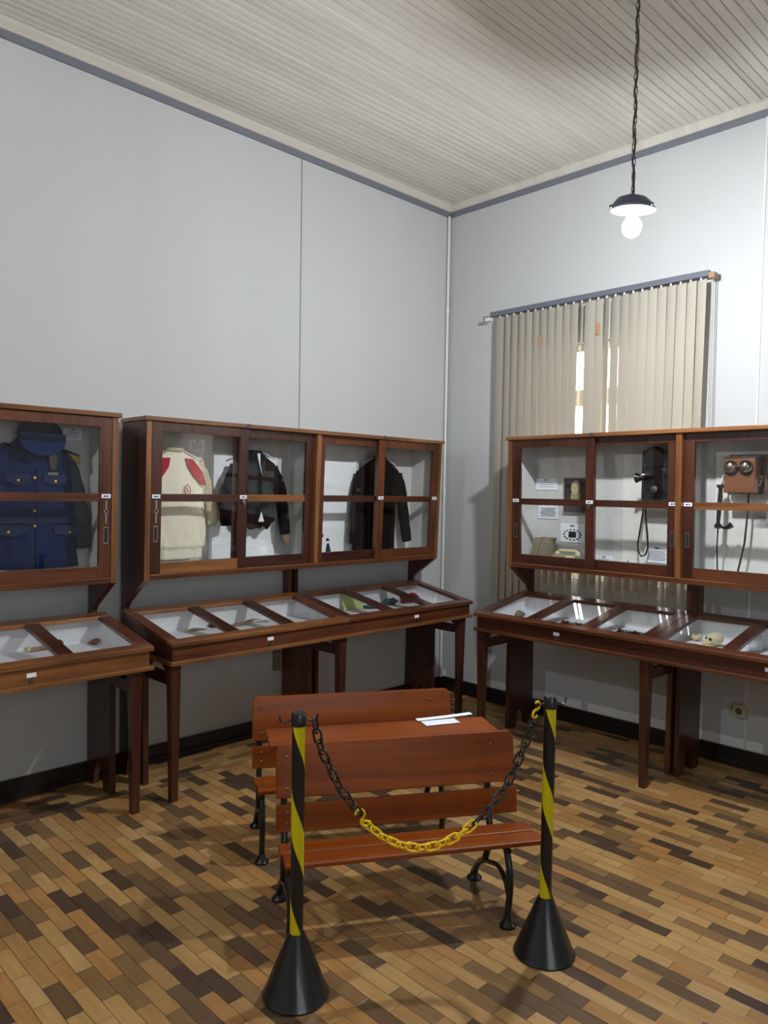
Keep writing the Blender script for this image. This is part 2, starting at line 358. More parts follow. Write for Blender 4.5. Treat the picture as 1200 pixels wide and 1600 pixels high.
# right wall (x = 0) with two window openings
W1 = (-1.99, -0.66, 1.0, 2.61); W2 = (-4.6, -3.0, 0.95, 2.61)
def wall_open(axis, pos, th, lo, hi, holes):
    m = MB(); cuts = sorted(holes)
    def bx(a, b, z0, z1):
        if axis == 'x': m.box(pos, pos + th, a, b, z0, z1)
        else: m.box(a, b, pos, pos + th, z0, z1)
    p = lo
    for a, b, z0, z1 in cuts:
        bx(p, a, 0, ZC + .02); bx(a, b, 0, z0); bx(a, b, z1, ZC + .02); p = b
    bx(p, hi, 0, ZC + .02)
    return m
struct('wall_right', wall_open('x', 0, .22, YB - .2, 0, [W1, W2]), M_wr)
struct('wall_near', MB().box(XB - .2, 0, YB - .2, YB, 0, ZC + .02), M_wl)
struct('wall_back', MB().box(XB - .2, XB, YB, 0, 0, ZC + .02), M_wl)
M_winframe = flat('window_paint', srgb(226, 214, 190), 0.5)
def window(name, W, nv, bars):
    a, b, z0, z1 = W; m = MB(); x0, x1 = .09, .15
    m.box(x0 - .03, x1 + .03, a, a + .05, z0, z1).box(x0 - .03, x1 + .03, b - .05, b, z0, z1).box(x0 - .03, x1 + .03, a + .05, b - .05, z0, z0 + .05).box(x0 - .03, x1 + .03, a + .05, b - .05, z1 - .05, z1)
    for t in range(1, nv):
        yy = a + (b - a) * t / nv; m.box(x0, x1, yy - .02, yy + .02, z0 + .05, z1 - .05)
    for zz, h in bars: m.box(x0 - .01, x1 + .01, a + .05, b - .05, zz - h, zz + h)
    o = struct(name, m, M_winframe)
    MB().box(.115, .119, a + .03, b - .03, z0 + .03, z1 - .03).build('window_glass', M_glass, o)
    return o
window('window_1', W1, 4, [(2.245, .055), (1.55, .02)])
window('window_2', W2, 4, [(2.245, .055), (1.55, .02)])
# trims
tr = MB().box(XB, 0, -.012, 0, 3.729, 3.768).box(-.012, 0, YB, -.012, 3.729, 3.768)
struct('trim_1', tr, M_ceilgrey)
tr = MB()
tr.prism([(0, 3.768), (-.022, 3.768), (-.055, 3.795), (-.055, ZC), (0, ZC)], 'x', XB, 0)
struct('trim_2', tr, M_ceil)
tr = MB().add(*(lambda p: ([(x, YB, z) for x, z in p] + [(x, -.02, z) for x, z in p], [tuple(range(5)), tuple(range(9, 4, -1))] + [(i, i + 5, (i + 1) % 5 + 5, (i + 1) % 5) for i in range(5)]))([(0, 3.768), (-.022, 3.768), (-.055, 3.795), (-.055, ZC), (0, ZC)]))
struct('trim_3', tr, M_ceil)
struct('baseboard_left', MB().box(XB, 0, -.018, 0, 0, .10).box(XB, -.018, -.03, -.018, 0, .03), M_base)
struct('baseboard_right', MB().box(-.018, 0, YB, -.018, 0, .10).box(-.034, -.018, YB, -.034, 0, .045), M_base)
# vertical panel joint on the left wall and a capped one on the right wall
M_joint = flat('panel_joint', srgb(120, 122, 122), 0.7)
struct('trim_4', MB().box(-1.4815, -1.4775, -.004, 0, .10, 3.729), M_joint)
struct('trim_5', MB().box(-.008, 0, -2.362, -2.352, .10, 3.729), M_pipe)
# ceiling battens
struct('trim_6', MB().box(XB, -.06, -2.345, -2.315, ZC - .012, ZC + .005), M_ceil)
# corner conduit
o = MB().tube([(-.034, -.02, .10), (-.034, -.02, 3.729)], .011, 10).tube([(-.034, -.02, 1.55), (-.034, -.02, 1.60)], .0145, 10).tube([(-.034, -.02, 2.98), (-.034, -.02, 3.03)], .0145, 10).build('conduit_pipe', M_pipe, smooth=True)
tag(o, 'thin white electrical conduit running up the corner between the two walls', 'pipe')
# outlet with its cable
o = thing('power_outlet', 'cream surface-mounted power outlet low on the wall under the right cabinet', 'outlet', (0, -2.328, .326))
MB().box(-.035, 0, -.036, .036, -.036, .036).build('outlet_box', M_outlet, o, bevel=.004)
MB().lathe([(.020, -.036), (.020, -.0385), (.015, -.0385), (.014, -.032)], (0, 0, 0), 20, 'x').build('socket', flat('socket_grey', srgb(90, 80, 66), .5), o)
o = MB().tube([(-.006, -2.345, .362), (-.006, -2.347, .9), (-.006, -2.352, 1.6)], .004, 8).build('outlet_cable', M_pipe, smooth=True)
tag(o, 'thin white cable rising up the wall from the cream power outlet', 'cable')
# small black socket box under the left tables
tag(MB().box(-1.675, -1.625, -.03, 0, .40, .53).build('junction_box', flat('grey_beige', srgb(120, 112, 96), .6), bevel=.004), 'small grey-beige junction box low on the left wall behind the middle table leg', 'box')

# ------------------------------------------------------------------ vertical blinds
def blind(loc_y0, loc_y1, n, gaps, label, wands=True, seed=1):
    rnd = random.Random(seed)
    o = thing('vertical_blind', label, 'blind', (-.10, loc_y0, 0), group=None)
    Lh = loc_y0 - loc_y1
    MB().box(-.02, .02, -Lh, .03, 2.865, 2.90).build('head_rail', M_leadg, o, bevel=.003)
    for q in (-.25, -Lh + .25): MB().box(.02, .10, q, q + .03, 2.88, 2.90).build('bracket', M_steel, o)
    MB().box(-.018, .018, .03, .075, 2.84, 2.865).build('end_cap', M_pipe, o)
    for i in range(n):
        yc = -.05 - i * (Lh - .10) / (n - 1)
        at, ab = gaps.get(i, (None, None))
        if at is None: at = math.radians(20 + rnd.uniform(-3, 3)); ab = at + math.radians(rnd.uniform(-4, 4))
        rings = []
        for kz in range(7):
            z = 2.85 - kz * (2.85 - .80) / 6; a = at + (ab - at) * kz / 6
            ring = []
            hw = .0445
            front = [(t * hw, .0035 * (1 - t * t)) for t in (-1, -.5, 0, .5, 1)]
            pts = front + [(p[0], p[1] - .0012) for p in reversed(front)]
            for (s_, d_) in pts:
                # s_ along the slat, d_ normal
                ring.append((math.sin(a) * s_ - math.cos(a) * d_, yc + math.cos(a) * s_ + math.sin(a) * d_, z))
            rings.append(ring)
        MB().loft(rings).build('slat', M_slat, o, smooth=True)
    for i in range(n):
        yc = -.05 - i * (Lh - .10) / (n - 1); MB().box(-.004, .004, yc - .005, yc + .005, 2.848, 2.866).build('slat_hook', M_pipe, o)
    cd_ = MB()
    for q, zb_ in ((-Lh - .012, 1.2), (-Lh - .022, 1.25)):
        cd_.tube([(0.0, q, 2.86), (0.01, q - .004, 2.0), (0.015, q - .006, zb_)], .0022, 6)
    cd_.build('pull_cord', flat('cord_grey', srgb(150, 140, 128), .8), o)
    MB().box(-.02, .035, -Lh - .035, -Lh, 2.85, 2.885).build('pulley_end', flat('pulley_brown', srgb(150, 120, 96), .6), o, bevel=.003)
    return o
GR = math.radians
b1 = blind(-.535, -2.10, 25, {10: (GR(20), GR(18)), 11: (GR(62), GR(62)), 12: (GR(15), GR(20)), 14: (GR(40), GR(46)), 15: (GR(30), GR(24)), 16: (GR(28), GR(14)), 21: (GR(22), GR(46)), 22: (GR(20), GR(20)), 23: (GR(20), GR(42)), 24: (GR(24), GR(58))}, 'cream vertical slat blind with a bright gap, hanging behind the right-hand display cabinet')
M_sticker = flat('brown_sticker', srgb(176, 128, 92), .7)
MB().box(-.012, -.0085, -.43, -.41, 2.60, 2.67).xf(lambda x, y, z: (x - .012, y + .012, z)).build('sticker', M_sticker, b1)
MB().box(-.012, -.0085, -.88, -.86, 2.62, 2.69).xf(lambda x, y, z: (x - .012, y + .012, z)).build('sticker', M_sticker, b1)
blind(-2.92, -4.68, 26, {i: (GR(-40 - (i * 37) % 25), GR(-38 - (i * 53) % 25)) for i in range(0, 26)}, 'second cream vertical blind further right with its slats turned half open', seed=5)

# ------------------------------------------------------------------ display cabinets (upper glazed cases on tall uprights)
def lean(x, y, z): return (x, y - max(0, z - 1.09) * .035, z)
WC, DC = 2.305, 0.275
def key_label(parent, x, z, yf, dark=True):
    t = MB().box(x - .023, x + .023, yf - .002, yf, z - .010, z + .010).xf(lean).build('key_label', M_paper, parent)
    MB().box(x - .014, x + .002, yf - .0026, yf - .002, z - .004, z + .003).box(x + .004, x + .014, yf - .0026, yf - .002, z - .003, z + .003).xf(lean).build('printed_text', M_inkd, t)
def cabinet(name_label, loc, rz, hasp, tagkind):
    o = thing('display_cabinet', name_label, 'display cabinet', loc, rz, None)
    D = DC
    # outer side boards with bracket and narrow neck, the leg part with arch
    def upright(x0, x1, top=True, mat='darkz'):
        arch = [(-D / 2 + .055 * math.cos(a) * 1.0, .02 + .11 * math.sin(a)) for a in [PI * k / 10 for k in range(11)]]
        p = [(0, 0)] + [(-D / 2 + .062, 0)] + arch + [(-D / 2 - .062, 0), (-D, 0), (-D, .665), (-D + .03, .695), (-.075, .695), (-.055, .75), (-.055, .925)]
        if top: p += [(-.075, .95), (-D, 1.09), (-D, 1.93), (0, 1.93)]
        else: p += [(-.055, 1.10), (0, 1.10)]
        return MB().prism(p, 'x', x0, x1).xf(lean).build('upright', MW[mat], o, bevel=.002)
    upright(0, .032); upright(WC - .032, WC)
    upright(WC / 2 - .040, WC / 2 - .010, False, 'midz'); upright(WC / 2 + .012, WC / 2 + .040, False, 'darkz')
    MB().box(-.012, WC + .012, 0, -D - .018, 1.925, 1.948).xf(lean).build('top_board', MW['litex'], o, bevel=.003)
    MB().box(.032, WC - .032, 0, -D, 1.09, 1.115).xf(lean).build('bottom_board', MW['midx'], o, bevel=.002)
    # face frame
    for fx in (.001, WC - .030): MB().box(fx, fx + .029, -D - .004, -D, 1.09, 1.925).xf(lean).build('face_stile', MW['litez'], o, bevel=.001)
    MB().box(WC / 2 - .017, WC / 2 + .017, -D - .004, -D + .06, 1.115, 1.925).xf(lean).build('centre_divider', MW['litez'], o, bevel=.002)
    MB().box(.032, WC - .032, -D - .002, -D + .02, 1.115, 1.120).xf(lean).build('door_track', MW['litex'], o)
    MB().box(.032, WC - .032, -.004, -.016, 1.115, 1.925).xf(lean).build('back_panel', M_cloth, o)
    l = MB().box(.032, .037, -.016, -D + .065, 1.115, 1.925).box(WC - .037, WC - .032, -.016, -D + .065, 1.115, 1.925).box(.037, WC - .037, -.016, -D + .065, 1.115, 1.120)
    for h in (-1, 1):
        l.box(WC / 2 + h * .006, WC / 2 + h * .017, -.016, -D + .06, 1.120, 1.925)
    l.xf(lean).build('cloth_lining', M_cloth, o)
    def door(x0, x1, yf, h_side, key_side, tz, mix):
        t = .022; sw = .058; z0, z1 = 1.121, 1.922; m = MB()
        m.box(x0, x0 + sw, yf, yf + t, z0, z1).box(x1 - sw, x1, yf, yf + t, z0, z1)
        m.box(x0 + sw, x1 - sw, yf + .001, yf + t, z1 - .048, z1).box(x0 + sw, x1 - sw, yf + .001, yf + t, z0, z0 + .060)
        m.xf(lean); d = m.build('sliding_door', MW[mix[0]], o, bevel=.0015)
        MB().box(x0 + sw, x1 - sw, yf + .003, yf + t - .003, 1.505, 1.546).xf(lean).build('glazing_bar', MW[mix[1]], d, bevel=.001)
        MB().box(x0 + sw, x1 - sw, yf + .001 - .0006, yf + .001, z0, z0 + .058).xf(lean).build('bottom_rail_face', MW[mix[2]], d)
        MB().box(x0 + sw - .003, x1 - sw + .003, yf + .010, yf + .013, 1.542, z1 - .045).xf(lean).build('glass_pane', M_glass, d)
        MB().box(x0 + sw - .003, x1 - sw + .003, yf + .010, yf + .013, z0 + .057, 1.508).xf(lean).build('glass_pane', M_glass, d)
        if h_side:
            hx = x0 + sw * .45 if h_side < 0 else x1 - sw * .45
            m = MB().box(hx - .012, hx + .012, yf - .003, yf, 1.372, 1.378).box(hx - .012, hx + .012, yf - .003, yf, 1.292, 1.298).box(hx - .012, hx - .008, yf - .003, yf, 1.298, 1.372).box(hx + .008, hx + .012, yf - .003, yf, 1.298, 1.372)
            hd = m.xf(lean).build('recessed_pull', M_chrome, d)
            MB().box(hx - .008, hx + .008, yf - .001, yf - .0002, 1.298, 1.372).xf(lean).build('pull_recess', M_inkd, hd)
            key_label(d, hx, 1.532, yf)
            if hasp:
                MB().lathe([(.007, yf - .006), (.012, yf - .006), (.012, yf), (.007, yf)], (hx, 0, 1.455), 14, 'y', True).box(hx - .005, hx + .005, yf - .004, yf, 1.468, 1.512).box(hx - .005, hx + .005, yf - .004, yf, 1.392, 1.442).xf(lean).build('hasp', M_chrome, d)
        if key_side:
            kx = x0 + sw * .5 if key_side < 0 else x1 - sw * .5
            key_label(d, kx, 1.532, yf)
            MB().lathe([(.011, yf - .010), (.011, yf - .002), (.008, yf)], (kx, 0, 1.508), 12, 'y').box(kx - .004, kx + .004, yf - .014, yf - .004, 1.487, 1.500).xf(lean).build('push_lock', M_chrome, d)
        return d
    h = WC / 2
    door(.034, .034 + .597, -D - .002, -1, 1, 0, ('darkz', 'darkx', 'litex') if hasp else ('darkz', 'darkx', 'darkx'))
    door(h - .017 - .597 + .02, h - .017, -D + .028, 1 if not hasp else 0, 0, 0, ('darkz', 'litex', 'darkx') if hasp else ('darkz', 'darkx', 'darkx'))
    door(h + .017, h + .017 + .577, -D + .028, -1 if not hasp else 0, 0, 0, ('midz', 'darkx', 'darkx') if hasp else ('darkz', 'litex', 'midx'))
    door(WC - .034 - .597, WC - .034, -D - .002, 1, -1, 0, ('midz', 'midx', 'midx'))
    for kx in (.62, WC - .60):
        MB().lathe([(.013, -D - .022), (.013, -D - .018), (.006, -D - .0175)], (kx, 0, 1.937), 14, 'y').xf(lean).build('round_badge', flat('badge_blue', srgb(60, 60, 80), .4), o)
    return o
CB = cabinet('glazed display cabinet on the left wall holding the cream and black jackets', (-2.72, -.018, 0), 0, True, 0)
CA = cabinet('leftmost glazed display cabinet, holding the navy uniform and cap', (-5.175, -.018, 0), 0, True, 0)
CC = cabinet('glazed display cabinet in front of the right window with old telephones inside', (-.19, -.975, 0), -PI / 2, False, 0)

# ------------------------------------------------------------------ sloping display tables
LT = 2.345
def table(label, loc, rz, boardfront, tones):
    o = thing('display_table', label, 'display table', loc, rz)
    def zl(y): return .925 + y * (.925 - .812) / .61
    def sl(mb, x0, x1, y0, y1, d0, d1):
        a = [(x0, y1, zl(y1)), (x1, y1, zl(y1)), (x1, y0, zl(y0)), (x0, y0, zl(y0))]
        mb.hexa([(p[0], p[1], p[2] + d0) for p in a] + [(p[0], p[1], p[2] + d1) for p in a]); return mb
    e = .018
    # case boards
    m = MB(); m.box(e, LT - e, -.61 + e, -.61 + e + .02, .715, .790)
    m.box(e, LT - e, -.082, -.064, .715, .885)
    m.build('case_front_and_back', MW[tones[0] + 'x'], o, bevel=.002)
    for x0 in (e, LT - e - .02, LT / 2 - .01):
        m = MB().hexa([(x0, -.61 + e + .02, .715), (x0 + .02, -.61 + e + .02, .715), (x0 + .02, -.082, .715), (x0, -.082, .715), (x0, -.61 + e + .02, .790), (x0 + .02, -.61 + e + .02, .790), (x0 + .02, -.082, .886), (x0, -.082, .886)])
        m.build('case_side', MW['darky'], o, bevel=.001)
    MB().box(0, LT, -.61, -.062, .697, .717).build('base_moulding', MW[tones[1] + 'x'], o, bevel=.003)
    # white cloth inside
    m = MB()
    for a, b in ((e + .021, LT / 2 - .011), (LT / 2 + .011, LT - e - .021)):
        m.box(a, b, -.57, -.084, .718, .7655).box(a, b, -.0865, -.0825, .728, .882)
        for x0, x1 in ((a, a + .004), (b - .004, b)):
            m.hexa([(x0, -.57, .728), (x1, -.57, .728), (x1, -.086, .728), (x0, -.086, .728), (x0, -.57, .786), (x1, -.57, .786), (x1, -.086, .881), (x0, -.086, .881)])
        m.box(a, b, -.5715, -.5705, .728, .786)
    m.build('cloth_lining', M_white, o)
    # lids
    for h in range(2):
        a = h * LT / 2; b = (h + 1) * LT / 2 - .002; st = .062; rl = .068; pw = (b - a - 2 * st - 2 * rl) / 3
        tn = tones[2 + h]
        m = MB(); sl(m, a, b, -.61, -.552, -.022, 0); sl(m, a, b, -.128, -.060, -.022, 0)
        l = m.build('lid', MW[tn + 'x'], o, bevel=.003)
        xs = [a, a + st, a + st + pw, a + st + pw + rl, a + st + 2 * pw + rl, a + st + 2 * pw + 2 * rl, b - st, b]
        for i in range(0, 8, 2): sl(MB(), xs[i], xs[i + 1], -.552, -.128, -.022, -.0005).build('lid_bar', MW[('dark' if (tn != 'lite' or i in (2, 4)) else 'mid') + 'y'], l, bevel=.002)
        for i in range(1, 7, 2):
            g = MB(); sl(g, xs[i] - .004, xs[i + 1] + .004, -.556, -.124, -.014, -.011); g.build('glass_pane', M_glass, l)
        cx = (a + b) / 2 + .02
        MB().box(cx - .02, cx + .02, -.61 + e - .002, -.61 + e, .750, .769).build('key_label', M_paper, l)
        MB().lathe([(.010, -.61 + e - .006), (.010, -.61 + e), (.004, -.61 + e)], (cx, 0, .733), 12, 'y').build('lock', M_steel, l)
    # legs, braces to the uprights, corner gussets
    for x0 in (.012, LT / 2 - .052, LT - .105):
        t0, t1 = .054, .036
        MB().hexa([(x0 + .009, -.575, 0), (x0 + .009 + t1, -.575, 0), (x0 + .009 + t1, -.575 + t1, 0), (x0 + .009, -.575 + t1, 0), (x0, -.585, .697), (x0 + t0, -.585, .697), (x0 + t0, -.585 + t0, .697), (x0, -.585 + t0, .697)]).build('leg', MW['dark' + 'z'], o, bevel=.002)
        MB().box(x0 + .014, x0 + .040, -.535, boardfront, .585, .645).build('brace', MW['darky'], o, bevel=.002)
        MB().prism([(-.53, .697), (-.53, .60), (-.505, .645), (-.45, .68), (-.42, .697)], 'x', x0 + .018, x0 + .036).build('gusset', MW['midy'], o)
        MB().prism([(boardfront - .002, .697), (boardfront - .002, .62), (boardfront - .03, .645), (boardfront - .085, .697)], 'x', x0 + .018, x0 + .036).build('gusset', MW['midy'], o)
    return o
TB = table('sloping glass-lidded display table under the cream and black jacket cabinet', (-2.74, -.018, 0), 0, -.278, ('mid', 'lite', 'lite', 'mid'))
TA = table('leftmost sloping glass-lidded display table under the navy uniform cabinet', (-5.175, -.018, 0), 0, -.278, ('lite', 'lite', 'lite', 'lite'))
TC = table('sloping glass-lidded display table below the telephone cabinet by the right window', (-.19, -.955, 0), -PI / 2, -.278, ('dark', 'mid', 'mid', 'mid'))

# ------------------------------------------------------------------ garments
def noise3(x, y, z): return math.sin(x * 31 + 3 * math.sin(z * 9)) * .5 + math.sin(y * 17 + z * 23) * .3 + math.sin(x * 57 - z * 13) * .2
def garment_body(rings, folds=.006, n=48, cuts=None):
    out = []
    zs = [r[0] for r in rings]; zt, zb = max(zs), min(zs)
    # interpolate rings
    R2 = []
    for a, b in zip(rings[:-1], rings[1:]):
        st = 5
        for k in range(st): R2.append(tuple(a[i] + (b[i] - a[i]) * k / st for i in range(5)))
    R2.append(rings[-1])
    for (z, cx, hw, cy, hd) in R2:
        ring = []
        lo_ = (zt - z) / (zt - zb)
        for k in range(n):
            a = 2 * PI * k / n; ca, sa = math.cos(a), math.sin(a)
            px = math.copysign(abs(ca) ** .75, ca) * hw; py = math.copysign(abs(sa) ** .8, sa) * hd
            f = folds * (0.2 + lo_) * (math.sin(px * 62 + 1.7 * math.sin(z * 7)) + .5 * math.sin(px * 121 + z * 11))
            if sa < 0: py -= abs(f)
            ring.append((cx + px, cy + py, z + (cuts(px / hw) if (cuts and z == zb) else 0)))
        out.append(ring)
    return MB().loft(out)
def sleeve(pts, r, ry, n=18):
    P = []; rr = []; r2 = []
    for i in range(len(pts) - 1):
        for k in range(5):
            t = k / 5; P.append([pts[i][j] + (pts[i + 1][j] - pts[i][j]) * t for j in range(3)]); q = r[i] + (r[i + 1] - r[i]) * t
            q *= 1 + .06 * math.sin(len(P) * 1.9); rr.append(q); r2.append(q * ry)
    P.append(list(pts[-1])); rr.append(r[-1]); r2.append(r[-1] * ry)
    # flattened in y
    rings = []
    for i, p in enumerate(P):
        a = P[min(i + 1, len(P) - 1)]; b = P[max(i - 1, 0)]; t = Vector((a[0] - b[0], 0, a[2] - b[2])).normalized(); sd = Vector((t.z, 0, -t.x))
        rings.append([(p[0] + sd.x * math.cos(g) * rr[i], p[1] + math.sin(g) * r2[i], p[2] + sd.z * math.cos(g) * rr[i]) for g in [2 * PI * k / n for k in range(n)]])
    return MB().loft(rings)
def hanger(cx, y, z, parent, mat):
    pts = [(cx + .02 * math.cos(a), y, z + .035 + .02 * math.sin(a)) for a in [GR(-80 + 26 * k) for k in range(10)]]
    pts = [(cx, y, z - .02), (cx, y, z + .012)] + pts
    MB().tube(pts, .0025, 8).tube([(cx - .16, y, z - .07), (cx - .05, y, z - .025), (cx, y, z - .012), (cx + .05, y, z - .025), (cx + .16, y, z - .07)], .004, 8).build('hanger', mat, parent, smooth=True)
M_hang = flat('hanger_grey', srgb(228, 226, 218), .4)
# --- cream track jacket
y0 = -.12
J = thing('track_jacket', 'cream track jacket with red shoulder panels on a hanger behind glass', 'jacket', (-2.45, y0, 1.18))
def L3(p): return (p[0] + 2.45, p[1] - y0, p[2] - 1.18)
rg = [(1.178, -2.440, .158, y0, .040), (1.235, -2.440, .160, y0, .042), (1.25, -2.440, .175, y0, .050), (1.33, -2.440, .180, y0, .048), (1.60, -2.445, .176, y0, .045), (1.68, -2.447, .174, y0, .042), (1.725, -2.450, .160, y0, .038), (1.755, -2.455, .105, y0, .034), (1.775, -2.456, .062, y0, .032), (1.80, -2.457, .052, y0, .032)]
mb_ = garment_body(rg, .010); mb_.xf(lambda x, y, z: L3((x, y, z))); mb_.build('body', M_cream, J, smooth='all')
s = sleeve([(-2.31, y0, 1.72), (-2.26, y0 + .01, 1.62), (-2.205, y0 + .02, 1.50), (-2.19, y0 + .02, 1.42), (-2.20, y0 + .02, 1.36)], [.045, .050, .045, .040, .030], .6)
s.xf(lambda x, y, z: L3((x, y, z))).build('sleeve', M_creamd, J, smooth='all')
s = sleeve([(-2.60, y0, 1.72), (-2.625, y0 + .01, 1.62), (-2.64, y0 + .02, 1.45)], [.045, .030, .022], .6)
s.xf(lambda x, y, z: L3((x, y, z))).build('sleeve', M_creamd, J, smooth='all')
def frontpatch(poly, yf, th=.004):
    """flat polygon facing the room, slightly thick"""
    return MB().prism(poly, 'y', yf - th, yf)
for sg in (-1, 1):
    poly = [(sg * .046, 1.745), (sg * .092, 1.742), (sg * .145, 1.675), (sg * .174, 1.595), (sg * .150, 1.598), (sg * .10, 1.640), (sg * .062, 1.695)]
    if sg < 0: poly = poly[::-1]
    m = MB()
    # drape the panel on the front of the jacket
    vs = [(-2.452 + x, z) for x, z in poly]
    m.prism([(x, z) for x, z in vs], 'y', y0 - .060, y0 - .046)
    m.xf(lambda x, y, z: L3((x, y + .25 * max(0, z - 1.69) + .10 * max(0, abs(x + 2.452) - .12), z))).build('red_panel', M_red, J, bevel=.001)
em = MB().tube([(-2.405 + .020 * math.cos(a) * (1 if math.sin(a) < 0 else 1 - .6 * math.sin(a)), y0 - .066, 1.568 + .030 * math.sin(a)) for a in [2 * PI * k / 20 for k in range(20)]], .0022, 6, True)
em.tube([(-2.418, y0 - .066, 1.560), (-2.405, y0 - .066, 1.578), (-2.397, y0 - .066, 1.556)], .002, 6).tube([(-2.414, y0 - .066, 1.553), (-2.40, y0 - .066, 1.563)], .002, 6)
em.xf(lambda x, y, z: L3((x, y, z))).build('emblem', M_red, J)
MB().tube([(-2.456 + .050 * math.cos(a), y0 - .002 + .034 * math.sin(a), 1.790) for a in [2 * PI * k / 20 for k in range(20)]], .012, 8, True, ry=.014).xf(lambda x, y, z: L3((x, y, z))).build('collar', M_creamd, J, smooth='all')
hanger(0, 0, 1.815 - 1.18, J, M_hang)
# --- black jacket
y1 = -.11
J = thing('black_jacket', 'short black jacket with pointed hem and white scarf strip on a hanger', 'jacket', (-1.905, y1, 1.33))
def tr_(ox, oy, oz): return lambda x, y, z: (x - ox, y - oy, z - oz)
T = tr_(-1.905, y1, 1.33)
hem = lambda t: -.062 * max(0, 1 - abs(abs(t) - .42) * 2.6) + .02 * max(0, 1 - abs(t) * 5)
rg = [(1.385, -1.90, .145, y1, .040), (1.45, -1.90, .138, y1, .042), (1.60, -1.90, .145, y1, .045), (1.70, -1.90, .155, y1, .042), (1.735, -1.90, .145, y1, .038), (1.775, -1.905, .08, y1, .034), (1.80, -1.905, .050, y1, .032), (1.815, -1.905, .046, y1, .03)]
garment_body(rg, .003, cuts=hem).xf(T).build('body', M_blackc, J, smooth='all')
sleeve([(-1.775, y1, 1.71), (-1.725, y1 - .01, 1.60), (-1.695, y1 - .01, 1.45), (-1.68, y1 - .02, 1.30)], [.042, .046, .042, .036], .7).xf(T).build('sleeve', M_blackc, J, smooth='all')
sleeve([(-2.035, y1, 1.71), (-2.09, y1 - .02, 1.60), (-2.125, y1 - .03, 1.48), (-2.12, y1 - .03, 1.36)], [.042, .046, .046, .036], .7).xf(T).build('sleeve', M_blackc, J, smooth='all')
sleeve([(-1.68, y1 - .02, 1.31), (-1.675, y1 - .02, 1.265), (-1.665, y1 - .02, 1.235)], [.028, .026, .015], .6).xf(T).build('sleeve_lining', M_tan, J, smooth='all')
MB().prism([(-1.914, 1.795), (-1.895, 1.795), (-1.893, 1.73), (-1.876, 1.665), (-1.886, 1.69), (-1.900, 1.73)], 'y', y1 - .047, y1 - .030).xf(T).build('white_scarf', M_paper, J)
MB().prism([(-1.885, 1.445), (-1.865, 1.38), (-1.905, 1.38)], 'y', y1 - .050, y1 - .030).xf(T).build('white_shirt_tip', M_paper, J)
hanger(0, 0, 1.835 - 1.33, J, M_hang)
# --- long dark coat
y2 = -.11
J = thing('long_coat', 'long charcoal coat hanging at the corner end of the left wall cabinet', 'coat', (-.84, y2, 1.17))
T = tr_(-.84, y2, 1.17)
rg = [(1.165, -.885, .195, y2, .050), (1.30, -.88, .185, y2, .050), (1.50, -.86, .175, y2, .048), (1.64, -.845, .20, y2, .046), (1.70, -.84, .205, y2, .042), (1.74, -.84, .17, y2, .038), (1.785, -.838, .085, y2, .034), (1.81, -.838, .055, y2, .032), (1.825, -.838, .050, y2, .03)]
garment_body(rg, .004).xf(T).build('body', M_coat, J, smooth='all')
sleeve([(-.665, y2, 1.70), (-.635, y2 - .01, 1.60), (-.60, y2 - .015, 1.40), (-.565, y2 - .02, 1.215)], [.045, .050, .045, .040], .7).xf(T).build('sleeve', M_coat, J, smooth='all')
sleeve([(-1.01, y2, 1.70), (-1.045, y2 - .01, 1.60), (-1.075, y2 - .015, 1.40), (-1.085, y2 - .02, 1.215)], [.045, .050, .045, .040], .7).xf(T).build('sleeve', M_coat, J, smooth='all')
MB().tube([(-.838 + .048 * math.cos(a), y2 + .030 * math.sin(a), 1.815) for a in [2 * PI * k / 16 for k in range(16)]], .008, 8, True).xf(T).build('collar', M_blackc, J, smooth='all')
hanger(0, 0, 1.84 - 1.17, J, M_paper)
# --- navy uniform jacket
y3 = -.115
J = thing('uniform_jacket', 'navy uniform jacket with gold buttons and epaulettes in the leftmost cabinet', 'jacket', (-3.225, y3, 1.175))
T = tr_(-3.225, y3, 1.175)
rg = [(1.172, -3.19, .200, y3, .045), (1.40, -3.20, .178, y3, .045), (1.60, -3.21, .185, y3, .046), (1.70, -3.215, .190, y3, .042), (1.745, -3.22, .175, y3, .038), (1.785, -3.22, .09, y3, .034), (1.82, -3.22, .060, y3, .032)]
garment_body(rg, .002).xf(T).build('body', M_navy, J, smooth='all')
sleeve([(-3.055, y3 + .01, 1.73), (-3.01, y3 + .02, 1.60), (-2.965, y3 + .03, 1.42), (-2.955, y3 + .03, 1.26)], [.045, .050, .050, .045], .7).xf(T).build('sleeve', M_sleeve, J, smooth='all')
sleeve([(-3.385, y3 + .01, 1.73), (-3.43, y3 + .02, 1.60), (-3.46, y3 + .03, 1.42), (-3.465, y3 + .03, 1.26)], [.045, .050, .050, .045], .7).xf(T).build('sleeve', M_sleeve, J, smooth='all')
for (bx_, bz_) in ((-3.224, 1.615), (-3.224, 1.456), (-3.224, 1.381), (-3.300, 1.602), (-3.125, 1.60), (-3.345, 1.354), (-3.055, 1.348)):
    MB().lathe([(.0082, y3 - .052), (.0065, y3 - .058), (.002, y3 - .0590)], (bx_, 0, bz_), 14, 'y').xf(T).build('gold_button', M_brass, J, smooth=True)
